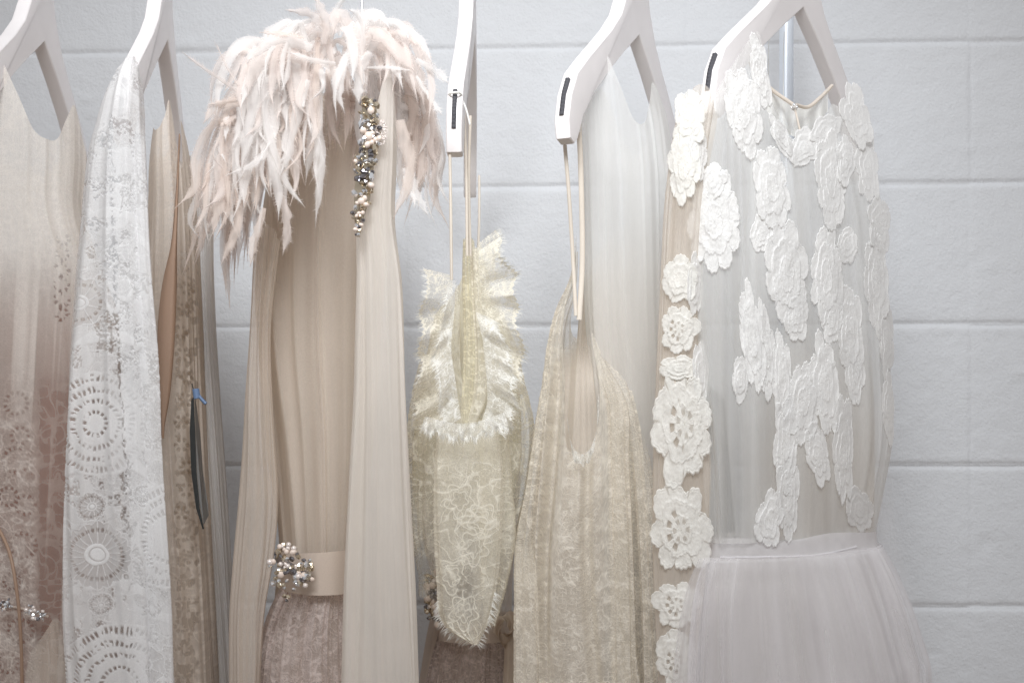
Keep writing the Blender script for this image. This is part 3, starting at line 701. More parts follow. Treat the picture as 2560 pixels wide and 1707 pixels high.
# hand-placed leading strips
lead = [([(905, 150), (880, 120), (850, 180), (845, 240), (858, 285)], 30, 'feather_white'), ([(925, 130), (905, 170), (900, 220), (898, 262)], 26, 'feather_white'),
        ([(900, 125), (925, 80), (960, 95), (1010, 150), (1040, 180)], 36, 'feather_blush'), ([(880, 110), (915, 62), (985, 60), (1045, 100), (1080, 170)], 30, 'feather_white'),
        ([(760, 150), (700, 135), (650, 150), (622, 200), (615, 240)], 40, 'feather_blush'), ([(780, 120), (720, 105), (640, 130), (610, 160)], 30, 'feather_white'),
        ([(700, 200), (665, 260), (680, 360), (720, 470), (757, 520)], 30, 'feather_white'), ([(770, 200), (745, 270), (720, 380), (705, 440)], 24, 'feather_white'),
        ([(720, 190), (650, 220), (618, 330), (610, 440)], 34, 'feather_white'), ([(775, 310), (800, 380), (800, 470), (785, 570)], 30, 'feather_white'),
        ([(690, 330), (650, 400), (560, 440)], 16, 'feather_white'), ([(620, 250), (540, 190), (456, 130)], 9, 'feather_blush'), ([(620, 250), (570, 170), (525, 100)], 8, 'feather_blush'),
        ([(612, 245), (560, 255), (520, 262)], 12, 'feather_nude'), ([(600, 260), (540, 265), (508, 310)], 20, 'feather_nude'), ([(590, 290), (560, 310), (572, 312)], 18, 'feather_nude'),
        ([(810, 110), (815, 60), (800, 20), (786, -20)], 22, 'feather_blush'), ([(820, 80), (780, 40), (720, 25)], 24, 'feather_blush'), ([(850, 90), (840, 30), (870, -10)], 22, 'feather_white'),
        ([(760, 95), (700, 85), (655, 82)], 10, 'feather_nude'), ([(1040, 150), (1090, 180), (1125, 210)], 20, 'feather_white'), ([(1040, 190), (1080, 250), (1100, 290)], 18, 'feather_white'),
        ([(1000, 300), (1020, 420), (988, 550)], 34, 'feather_nude'), ([(1010, 420), (1040, 480), (1075, 545)], 20, 'feather_white'), ([(1010, 440), (1025, 480), (1033, 520)], 16, 'feather_white'),
        ([(900, 150), (895, 95), (915, 45), (950, 40), (975, 80)], 30, 'feather_white'), ([(910, 140), (885, 80), (862, 42), (835, 50), (820, 95)], 30, 'feather_blush'), ([(905, 150), (905, 90), (900, 40), (880, 25)], 26, 'feather_white'),
        ([(600, 500), (590, 580), (555, 665)], 22, 'feather_nude'), ([(660, 520), (640, 600), (618, 668)], 20, 'feather_nude'), ([(700, 480), (715, 560), (712, 640)], 34, 'feather_blush'),
        ([(560, 420), (548, 520), (540, 590)], 22, 'feather_nude'), ([(840, 160), (780, 150), (720, 130)], 12, 'feather_white'), ([(910, 170), (980, 170), (1035, 178)], 12, 'feather_white')]
for p, w, m in lead: feats.append((p, w, 1.455, 1.44, .35, m))
vis = feats[-34:] + feats[95:95+42] + feats[245:245+14] + feats[330:330+10]
ids = {id(f) for f in vis}
store = {}
for i, f in enumerate(feats):
    p, w, y0, y1, tw, m = f
    if id(f) in ids: add_feather(p, w, y0, y1, tw, str(m), i+3)
    else:
        st = []; add_feather(p, w, y0, y1, tw, str(m), i+3, st); store.setdefault(str(m), []).append(st[0])
mats = list(store.keys()); V = []; F = []; D = []; MI = []; off = 0
for k, m in enumerate(mats):
    for v, f, d, _ in store[m]:
        V.append(v); D.append(d); F += [tuple(q+off for q in g) for g in f]; MI += [k]*len(f); off += len(v)
o = link('feather_mass', np.vstack(V), F, M[mats[0]], cape, {'dens': np.concatenate(D)})
for m in mats[1:]: o.data.materials.append(M[m])
o.data.polygons.foreach_set('material_index', np.array(MI, dtype=np.int32)); tag(o, kind='stuff')

# ================================================================== GOWN G (belted dress low behind D)
gG = thing('belted_gown', 'mauve beige belted gown with fabric bow, low behind the cream lace sleeve', 'gown', pt(1180, 2300, 1.82))
tube('bodice', [(1180, 1040, 1300), (1300, 1045, 1290), (1420, 1075, 1280), (1560, 1110, 1275)], 1.84, .06, M['blush_net'], gG, 3.5, dens=dn(.34, .15, 10, 300, 6), fold=(5, .01, .3), seed=51, bottom=1560)
tube('skirt', [(1540, 1110, 1270), (1620, 1085, 1285), (1720, 1060, 1292)], 1.84, .07, M['mauve_lace'], gG, 2.0, dens=dlskirt, fold=(10, .014, .7), seed=52, relief=.001, top=[(0, 1560), (.5, 1600), (1, 1600)])
tube('skirt_lining', [(1480, 1095, 1275), (1560, 1075, 1285), (1720, 1048, 1292)], 1.85, .055, M['taupe_silk'], gG, 6, top=[(0, 1500), (.5, 1560), (1, 1560)], dens=lambda a, b, c: np.full(a.shape, .97), fold=(6, .01, 0), seed=53)
tube('belt', [(1520, 1100, 1262), (1570, 1098, 1272), (1620, 1096, 1280)], 1.80, .05, M['taupe_silk'], gG, 3, top=[(0, 1540), (.5, 1556), (1, 1540)], dens=lambda a, b, c: np.full(a.shape, .99), fold=(3, .003, 0), seed=54, bottom=1606)
def bowf(U, V_):
    a = U*2*np.pi; r = 34*(.35+.65*V_)*(1+.25*np.sin(a*3+V_*4)); px = 1262+r*np.cos(a)*.8; py = 1570+r*np.sin(a)*1.25
    Y = 1.715+.02*V_+.007*np.sin(a*5+V_*9); return (px-1280)*K*Y, Y, (HOR-py)*K*Y
sheet('bow', bowf, 70, 22, M['beige_silk'], gG)
tube('bow_tail', [(1590, 1262, 1292), (1650, 1260, 1294), (1720, 1256, 1294)], 1.74, .012, M['beige_silk'], gG, 3, dens=lambda a, b, c: np.full(a.shape, .97), fold=(3, .006, 0), seed=3)
clip = cord('belt_ornament', [pt(1085, 1440, 1.745), pt(1076, 1500, 1.74), pt(1088, 1550, 1.74)], .004, M['crystal_gold'], gG)
sp = [(1078+random.uniform(-14, 16), random.uniform(1425, 1560), random.uniform(3.5, 7), random.choice(['crystal_gold', 'crystal_dark', 'seed', 'pearl'])) for i in range(42)]
beads(None, clip, sp, fallback=1.735)

# ================================================================== GOWN D (cream lace with ruffles and thin straps)
gD = thing('ruffled_lace_gown', 'cream yellow lace gown with fringed ruffles hanging by three thin straps', 'gown', pt(1170, 2300, 1.66))
for pts in ([(1124, 350, 1.52), (1127, 520, 1.52), (1129, 700, 1.52)], [(1160, 262, 1.55), (1166, 450, 1.55), (1168, 640, 1.55)], [(1176, 290, 1.56), (1172, 450, 1.56), (1176, 640, 1.56)], [(1198, 440, 1.84), (1198, 540, 1.80), (1196, 620, 1.74)]):
    ribbon('strap', [pt(*p) for p in pts], .0032, M['cord'], gD, 40)
cord('strap_end', [pt(1156, 250, 1.53), pt(1166, 275, 1.525), pt(1175, 312, 1.52)], .0010, M['cream_trim'], gD, 20)
V, F = cord_mesh(curve_pts([pt(1121, 238, 1.525), pt(1130, 233, 1.515), pt(1146, 232, 1.515), pt(1156, 240, 1.525)], 30), .0012, 8); link('strap_loop', V, F, M['cream_trim'], gD, {'dens': np.ones(len(V))})
dcl = lambda base, s, seed, g=.5: (lambda a, b, c: np.where(c, base*.8, chantilly(a, b, base, s, seed, .3, g)))
tube('lining', [(690, 1110, 1215), (800, 1085, 1262), (900, 1066, 1290), (1050, 1040, 1305), (1300, 1045, 1280), (1400, 1080, 1260)], 1.72, .06, M['cream_lining'], gD, 3.5, bottom=1420,
     top=[(0, 780), (.3, 730), (.55, 660), (.7, 640), (1, 800)], dens=lambda a, b, c: .62-.62*sst(1100, 1400, b), fold=(6, .014, .5), seed=55)
sD = tube('bodice', [(640, 1120, 1225), (760, 1095, 1262), (850, 1066, 1290), (950, 1040, 1310), (1050, 1024, 1332), (1200, 1024, 1322), (1320, 1026, 1296), (1450, 1050, 1262)], 1.68, .085, M['cream_lace'], gD, 1.8, bottom=1500,
     top=[(0, 900), (.15, 800), (.3, 720), (.45, 980), (.52, 1045), (.60, 960), (.70, 640), (.85, 700), (1, 900)], topback=[(0, 900), (.3, 700), (.6, 620), (.8, 640), (1, 900)],
     dens=lambda a, b, c: chantilly(a, b, .30, 24, 101, .3, .6)*(1-.75*sst(1280, 1480, b)), fold=(7, .012, .6), seed=56, relief=.001)
# neckline folds inside the V
tube('placket', [(600, 1163, 1182), (700, 1160, 1190), (850, 1162, 1205), (980, 1158, 1200), (1060, 1155, 1175)], 1.60, .012, M['cream_lining'], gD, 2.2, bottom=1070, dens=lambda a, b, c: .34+.40*threads(a, b, 14, .12, 4), fold=(5, .014, .6), seed=57, zref=1.60)
tube('placket_edge', [(620, 1176, 1192), (760, 1182, 1204), (900, 1190, 1216), (1000, 1182, 1216), (1060, 1168, 1190)], 1.585, .008, M['cream_lace'], gD, 2.2, bottom=1070, dens=lambda a, b, c: .38+.45*threads(a, b, 14, .12, 9), fold=(3, .005, .3), seed=58, zref=1.585)
def ruffle(name, path, out, nfr, amp, Y0, mat, seed, parent=None, nu=260, nv=26, fr=True, sidew=6, fl=1.0):
    parent = parent or gD
    P = np.array(path, float); O = np.array(out, float); t = np.arange(len(P)); x = np.linspace(0, len(P)-1, nu)
    cx, cy = interp(x, t, P[:, 0]), interp(x, t, P[:, 1]); ox, oy = interp(x, t, O[:, 0]), interp(x, t, O[:, 1])
    s = np.linspace(0, 1, nu); w = np.linspace(0, 1, nv)[:, None]
    nfr = nfr*.62; ph = 2*np.pi*nfr*s + 4*fbm(s*5, s*0, seed) ; jag = 1+.10*np.sin(ph+1)+.30*(noise(s*nfr*1.6, s*0, seed)-.5)+.07*np.abs(np.sin(s*150))
    lx = ox*w*jag + np.cos(ph)[None, :]*sidew*w*.6*0; ly = oy*w*jag + np.cos(ph)[None, :]*sidew*w
    px = cx[None, :]+lx; py = cy[None, :]+ly + 5*w*w
    nn = (noise(s*nfr*1.3, s*0+3, seed+3)-.5)[None, :]; n2 = noise(s[None, :]*nfr*4, w*2.5, seed+6)-.5
    Y = Y0 + amp*.55*np.sin(ph)[None, :]*w*(1.2+nn) + amp*1.1*nn*w + .0055*n2*(.2+w)
    P3 = np.stack([(px-1280)*K*Y, Y, (HOR-py)*K*Y], -1)
    D = chantilly(px+seed*31, py, .34, 15, seed, .30, .6); D = np.maximum(D, .95*sst(.86, .95, w+0*D)*(.6+.4*(noise(px/3, py/3, 4) > .4)))
    o = link(name, P3.reshape(-1, 3), grid_faces(nv, nu), M[mat], parent, {'dens': np.clip(D, 0, 1)})
    if fr: fringe(P3[-1], P3[-3], parent if parent is o else o, mat, seed)
    return P3
def fringe(edge, inner, parent, mat, seed, per=.8, ln=(.0035, .0085), down=.35):
    """eyelash threads standing off a scalloped lace edge"""
    R = np.random.default_rng(seed+500); V = []; F = []
    d = edge-inner; d /= np.linalg.norm(d, axis=1, keepdims=True)+1e-9
    per = min(per, 150./len(edge)*2.2); n = int(len(edge)*per)
    for k in range(n):
        i = int(R.integers(0, len(edge)-1)); f = R.random(); p = edge[i]*(1-f)+edge[i+1]*f; a = d[i]+R.normal(0, .28, 3); a /= np.linalg.norm(a)
        t = edge[i+1]-edge[i]; tl = np.linalg.norm(t)
        if tl < 1e-6 or tl > .02: continue
        t = t/tl*.00034; L = R.uniform(*ln); mid = p+a*L*.5; tip = p+a*L+np.array([R.normal(0, .0006), 0, -down*L*.4])
        b = len(V); V += [p-t, p+t, mid+t*.8, mid-t*.8, tip]; F += [(b, b+1, b+2, b+3), (b+3, b+2, b+4)]
    if V: tag(link('fringe', np.array(V), F, M['cream_trim'], parent, {'dens': np.full(len(V), .92)}), kind='stuff')
ruffle('ruffle', [(1132, 690), (1128, 790), (1120, 900), (1112, 1000), (1108, 1060)], [(-70, -22), (-75, 0), (-62, 14), (-70, 30), (-45, 14)], 7, .020, 1.575, 'cream_lace', 3, nu=420, nv=40)
ruffle('ruffle', [(1140, 700), (1135, 790), (1128, 870), (1140, 960), (1152, 1045)], [(-22, 10), (-30, 22), (-38, 26), (-40, 40), (-50, 30)], 6, .014, 1.55, 'cream_trim', 5, nu=360, nv=26)
ruffle('ruffle', [(1182, 640), (1196, 720), (1204, 800), (1212, 900), (1222, 980), (1205, 1050)], [(60, -44), (84, -30), (92, 10), (84, 20), (70, 34), (66, 24)], 9, .020, 1.585, 'cream_lace', 7, nu=520, nv=40)
ruffle('ruffle', [(1190, 780), (1206, 850), (1215, 930), (1218, 1000), (1205, 1055)], [(52, 20), (66, 26), (64, 30), (60, 34), (50, 26)], 7, .016, 1.56, 'cream_trim', 11, nu=420, nv=30)
ruffle('collar_point', [(1176, 700), (1178, 670), (1184, 640), (1196, 610)], [(66, -20), (68, -36), (64, -44), (42, -34)], 2, .008, 1.60, 'cream_lace', 13, nu=160, nv=34)
# lower edge trim of the ruffled yoke
ruffle('yoke_trim', [(1062, 1040), (1105, 1052), (1150, 1058), (1200, 1052), (1262, 1030)], [(-8, 26), (0, 30), (0, 32), (2, 28), (10, 34)], 11, .006, 1.515, 'cream_trim', 15, nu=420, nv=16, sidew=3)
def dsl(px, py, bk):
    d = chantilly(px, py, .36, 30, 120, .30, .6)*(.35+.65*sst(1060, 1180, py))
    for cx, cy in ((1150, 1250), (1185, 1370), (1130, 1440), (1205, 1300), (1160, 1530)):
        r = np.hypot(px-cx, (py-cy)*.8); a = np.arctan2(py-cy, px-cx); sc = 32*(1+.2*np.sin(a*5)); d = np.maximum(d, .95*np.exp(-((r-sc)/2.2)**2)); d = np.maximum(d, .9*np.exp(-((r-sc*.55)/2.)**2))
    d = d - ringholes(px, py, 1160, 1475, 14, 6, 5, .6) - .45*disk(px, py, 1168, 1450, 16, 4, .6)*(noise(px/2.4, py/2.4, 4) > .45)
    return np.clip(np.where(bk, .3, d), .06, .97)
def slv_tip(f): return None
sDs = tube('sleeve', [(1060, 1098, 1238), (1150, 1090, 1252), (1280, 1087, 1254), (1400, 1091, 1247), (1480, 1096, 1236), (1540, 1100, 1222), (1575, 1120, 1212), (1612, 1180, 1194)], 1.56, .022, M['cream_lace'], gD, 1.5, bottom=1612, fine=1612,
     dens=dsl, fold=(3, .010, .4), seed=59, relief=.0012, zref=1.54)
# fringe round the sleeve tip
e = []; inn = []
for y in np.linspace(1500, 1612, 60):
    L = float(interp(y, [1500, 1540, 1575, 1612], [1097, 1100, 1124, 1184])); e.append(tuple(pt(L, y, 1.555))); inn.append(tuple(pt(L+10, y-8, 1.555)))
for y in np.linspace(1612, 1480, 60):
    Rr = float(interp(y, [1480, 1540, 1575, 1612], [1236, 1222, 1211, 1192])); e.append(tuple(pt(Rr, y, 1.555))); inn.append(tuple(pt(Rr-10, y-8, 1.555)))
fringe(np.array(e), np.array(inn), sDs.o, 'cream_trim', 9, per=1.3, ln=(.005, .011))
tube('sleeve_back', [(1050, 1190, 1268), (1200, 1195, 1280), (1350, 1200, 1288), (1480, 1205, 1262), (1560, 1212, 1238)], 1.60, .02, M['cream_lace'], gD, 1.8, bottom=1562, fine=1562,
     dens=dcl(.36, 26, 140), fold=(3, .008, .4), seed=60, relief=.001, zref=1.59)

# ================================================================== GOWN E (ecru lace with scoop neck and sheer overdress)
gE = thing('scoop_neck_gown', 'ecru lace slip gown with scooped neck under a sheer ivory overlay', 'gown', pt(1500, 2300, 1.70))
ribbon('strap', [pt(1412, 362, 1.55), pt(1422, 480, 1.56), pt(1432, 640, 1.57), pt(1440, 790, 1.56)], .0042, M['cord'], gE, 50)
ribbon('strap', [pt(1446, 300, 1.56), pt(1452, 420, 1.57), pt(1456, 640, 1.575), pt(1448, 800, 1.56)], .0058, M['cord'], gE, 50)
cord('strap_loop', [pt(1402, 262, 1.56), pt(1408, 250, 1.545), pt(1424, 244, 1.535), pt(1440, 254, 1.54), pt(1446, 285, 1.55), pt(1447, 330, 1.555)], .0021, M['cream_trim'], gE, 40)
tube('sheer_overlay', [(140, 1455, 1640), (240, 1452, 1668), (400, 1458, 1688), (600, 1462, 1690), (800, 1466, 1690), (950, 1480, 1690), (1150, 1500, 1690), (1400, 1510, 1690), (1720, 1515, 1690)], 1.70, .075, M['clear_net'], gE, 2.0,
     top=[(0, 240), (.15, 205), (.35, 150), (.46, 215), (.58, 300), (.70, 300), (.8, 235), (.90, 182), (1, 260)], topback=[(0, 230), (.3, 170), (.5, 300), (.7, 300), (.9, 186), (1, 260)],
     dens=dn(.46, .10, 16, 900, 16), fold=(6, .010, .3), grow=[(140, .3), (700, 1), (1700, 1.2)], seed=63, yslope=.08)
tube('nude_underlayer', [(560, 1462, 1680), (800, 1450, 1685), (1000, 1440, 1690), (1400, 1440, 1690), (1720, 1430, 1690)], 1.74, .06, M['nude_net'], gE, 2.6,
     top=[(0, 700), (.5, 560), (1, 520)], dens=lambda a, b, c: (.80+.12*(fbm(a/16., b/500., 8)-.5))*sst(480, 900, b), fold=(6, .012, .3), seed=64, yslope=.05)
dEl = lambda a, b, c: np.clip(np.where(c, .5, chantilly(a, b, .42, 15, 150, .28, .42)*sst(560, 700, b)), 0, .97)
sE = tube('lace_body', [(560, 1440, 1462), (700, 1424, 1470), (760, 1395, 1490), (850, 1370, 1525), (960, 1356, 1568), (1050, 1342, 1590), (1200, 1322, 1605), (1330, 1304, 1612), (1500, 1296, 1620), (1720, 1294, 1640)], 1.64, .085, M['ecru_lace'], gE, 1.7,
     top=[(0, 560), (.10, 570), (.17, 680), (.235, 820), (.30, 1060), (.42, 1128), (.54, 1115), (.635, 1000), (.68, 860), (.78, 880), (1, 980)], topback=[(0, 620), (.2, 600), (.35, 780), (.5, 820), (.65, 850), (1, 980)],
     dens=dEl, fold=(6, .034, .5), grow=[(600, .3), (1000, .8), (1700, 1.2)], seed=66, relief=.001)
tube('body_lining', [(820, 1400, 1530), (1000, 1372, 1560), (1200, 1340, 1590), (1400, 1320, 1600), (1720, 1315, 1620)], 1.69, .06, M['nude_net'], gE, 4,
     top=[(0, 900), (.5, 820), (1, 900)], dens=lambda a, b, c: .86*sst(815, 960, b)+.0*a, fold=(7, .012, .4), seed=67)
# neckline trim following the scoop
tr = []
for f_, y_ in ((.30, 1040), (.33, 1085), (.38, 1118), (.44, 1134), (.50, 1130), (.56, 1108), (.62, 1050), (.66, 980)):
    yy = y_; L = float(interp(yy, [960, 1050, 1200], [1356, 1342, 1322])); Rr = float(interp(yy, [960, 1050, 1200], [1568, 1590, 1605]))
    tr.append((L+(Rr-L)*f_, yy))
ruffle('neck_trim', tr, [(4, 18)]*2+[(0, 22)]*4+[(-4, 18)]*2, 12, .004, 1.53, 'cream_trim', 31, parent=gE, nu=300, nv=10, sidew=2, fr=False)
for (x0, y0, wt) in ((1470, 1000, 170), (1600, 1000, 60)): pass
# small raised lace rosettes on the skirt
def rosette(surf, parent, px, py, r, mat, seed, name='lace_rosette', off=.0018, ry=None, lob=6, hole=.45, nr=14, na=60):
    ry = ry or r; R = np.random.default_rng(seed); V = []; D = []
    a = np.linspace(0, 2*np.pi, na, endpoint=False); ph = R.uniform(0, 6)
    out = 1+.16*np.cos(a*lob+ph)+.06*np.cos(a*lob*2.0+1)+.05*R.normal(size=na)*0
    for i in range(nr):
        q = i/(nr-1)
        for j in range(na):
            x = px+r*q*out[j]*math.cos(a[j]); y = py+ry*q*out[j]*math.sin(a[j])
            loc, n = hit(surf, x, y)
            h = off + .0012*abs(math.sin(q*5))*q
            V.append(loc+Vector((0, -1, 0))*h)
            D.append(.95 if q > hole else (.3 if math.cos(a[j]*5+ph) > .2 and q > .12 else .95))
    return link(name, np.array([tuple(v) for v in V]), grid_faces(nr, na, True), M[mat], parent, {'dens': np.array(D)})
for (x0, seed, pr) in ((0, 70, [(880, 1468, 1500), (1000, 1512, 1565), (1150, 1520, 1572), (1400, 1525, 1582), (1720, 1530, 1588)]), (1, 72, [(1050, 1570, 1600), (1200, 1585, 1632), (1450, 1600, 1650), (1720, 1610, 1660)])):
    tube('skirt_fold', pr, 1.56, .012, M['ecru_lace'], gE, 1.9, dens=lambda a, b, c, y0=pr[0][0]: np.where(c, .3, chantilly(a, b, .36, 15, 155, .25, .35))*sst(y0, y0+190, b), fold=(3, .010, .5), seed=seed, relief=.001, zref=1.55)
tube('left_hem', [(1335, 1288, 1330), (1450, 1288, 1345), (1600, 1286, 1350), (1720, 1286, 1352)], 1.57, .012, M['ecru_lace'], gE, 1.9, dens=lambda a, b, c: np.where(c, .3, chantilly(a, b, .40, 15, 156, .25, .4))*sst(1335, 1440, b), fold=(3, .008, .4), seed=75, relief=.001, zref=1.56)

# ================================================================== GOWN F (flower applique)
gF = thing('applique_gown', 'white flower applique tulle gown at the right with long sheer sleeve', 'gown', pt(1980, 2300, 1.70))
sFb = tube('bodice', [(110, 1850, 2080), (200, 1810, 2125), (320, 1775, 2170), (480, 1760, 2208), (700, 1752, 2226), (900, 1756, 2236), (1100, 1770, 2240), (1250, 1780, 2215), (1350, 1785, 2195)], 1.66, .095, M['clear_net'], gF, 1.9,
     top=[(0, 330), (.10, 220), (.22, 118), (.30, 150), (.38, 250), (.50, 345), (.60, 355), (.70, 310), (.78, 250), (.86, 215), (.93, 235), (1, 360)],
     topback=[(0, 330), (.22, 150), (.32, 190), (.45, 235), (.53, 262), (.62, 258), (.75, 240), (.88, 225), (1, 360)],
     dens=dn(.37, .16, 8, 900, 26), fold=(7, .012, .6), grow=[(110, .2), (500, .8), (1300, 1.1)], seed=80, yslope=.20, bottom=1350, backdens=.9)
tube('bodice_lining', [(800, 1880, 2180), (1000, 1880, 2190), (1340, 1860, 2190)], 1.72, .05, M['nude_net'], gF, 4, top=[(0, 900), (.5, 760), (1, 700)], dens=lambda a, b, c: .55*sst(760, 1200, b)*sst(1870, 1990, a), fold=(8, .012, .4), seed=82, yslope=.18, bottom=1345)
# waistband and gathered skirt
def dskirt(px, py, bk): return np.clip(.52+.20*(fbm((px-1960)/(1+(py-1340)/900.)/22., py/1500., 5, 2)-.5)*2, .1, .95)
sW = tube('waistband', [(1325, 1782, 2200), (1360, 1780, 2200), (1400, 1776, 2206)], 1.66, .100, M['tulle'], gF, 2.2, top=[(0, 1340), (.2, 1338), (.45, 1348), (.7, 1335), (1, 1345)], dens=lambda a, b, c: np.where(c, .5, .80-.2*noise(a/14, b/20, 2)), fold=(5, .003, .4), seed=84, bottom=1398, yslope=.18)
cord('waist_seam', [hit(sW, x, y)[0]+Vector((0, -.001, 0)) for x, y in ((1800, 1392), (1860, 1392), (1920, 1391), (1980, 1390), (2040, 1386), (2090, 1378), (2140, 1366))], .0010, M['tulle'], gF)
tube('skirt_layer', [(1390, 1764, 2216), (1450, 1742, 2246), (1550, 1722, 2286), (1720, 1706, 2338)], 1.64, .125, M['tulle'], gF, 2.2, dens=lambda a, b, c: dskirt(a+200, b, c)*.55, fold=(7, .026, .9), foldv=.0006, grow=[(1385, .3), (1500, .9), (1720, 1.3)], seed=185, yslope=.20, flare=.3)
tube('skirt', [(1385, 1768, 2210), (1450, 1750, 2236), (1550, 1738, 2268), (1720, 1730, 2310)], 1.65, .115, M['tulle'], gF, 1.9, dens=dskirt, fold=(9, .022, .8), foldv=.0006, grow=[(1385, .35), (1500, .9), (1720, 1.2)], seed=85, yslope=.20, flare=.3)
tube('inner_skirt', [(1385, 1790, 2190), (1720, 1770, 2240)], 1.68, .085, M['pale_net'], gF, 3, dens=lambda a, b, c: .68+.25*(fbm(a/12, b/900, 2)-.5), fold=(6, .014, .4), foldv=.0006, seed=86, yslope=.20)
tube('skirt_veil', [(1000, 2180, 2246), (1250, 2170, 2262), (1400, 2180, 2285), (1560, 2200, 2330), (1720, 2210, 2370)], 1.80, .03, M['tulle'], gF, 4, dens=lambda a, b, c: .15*(1-sst(-70, -8, a-interp(b, [1000, 1250, 1400, 1560, 1720], [2246, 2262, 2285, 2330, 2370]))), fold=(4, .004, .1), seed=87)
# dark card behind the net by the sleeve
cardF = thing('dark_card', 'dark grey card hanging inside the applique gown behind its sleeve', 'card', pt(1800, 930, 1.80))
cp = [(1752, 1010), (1776, 965), (1812, 1000), (1838, 1335), (1778, 1345), (1752, 1150)]
Vc = [tuple(pt(a, b, 1.79)) for a, b in cp]; n = len(Vc); Vc += [(v[0], v[1]+.002, v[2]) for v in Vc]
link('card_board', Vc, [list(range(n)), list(range(2*n-1, n-1, -1))]+[[i, n+i, n+(i+1) % n, (i+1) % n] for i in range(n)], M['dark_net'], cardF, {'dens': np.full(2*n, .62)}, smooth=False)
Vs, Fs = cord_mesh(curve_pts([pt(1830, 968, 1.79), pt(1850, 700, 1.80), pt(1880, 420, 1.80), pt(1900, 200, 1.80)], 30), .0005, 6); link('string', Vs, Fs, M['cream_trim'], cardF, {'dens': np.full(len(Vs), .8)})
# sleeve
sFs = tube('sleeve', [(235, 1712, 1800), (300, 1692, 1792), (400, 1676, 1775), (500, 1664, 1765), (640, 1656, 1752), (800, 1649, 1746), (920, 1643, 1752), (1000, 1640, 1764), (1150, 1635, 1778), (1300, 1633, 1774), (1450, 1634, 1764), (1600, 1640, 1746), (1720, 1646, 1738)], 1.535, .025, M['nude_net'], gF, 1.9,
     top=[(0, 262), (.3, 226), (.6, 225), (1, 290)], dens=dn(.42, .1, 8, 500, 36), fold=(4, .006, .3), seed=88, zref=1.525)
tube('sleeve_lining', [(380, 1690, 1760), (700, 1665, 1742), (1100, 1650, 1765), (1500, 1650, 1750), (1720, 1655, 1730)], 1.56, .012, M['nude_net'], gF, 3.5, dens=lambda a, b, c: .55-.1*noise(a/12, b/60, 2), fold=(3, .006, .3), seed=89, zref=1.55)

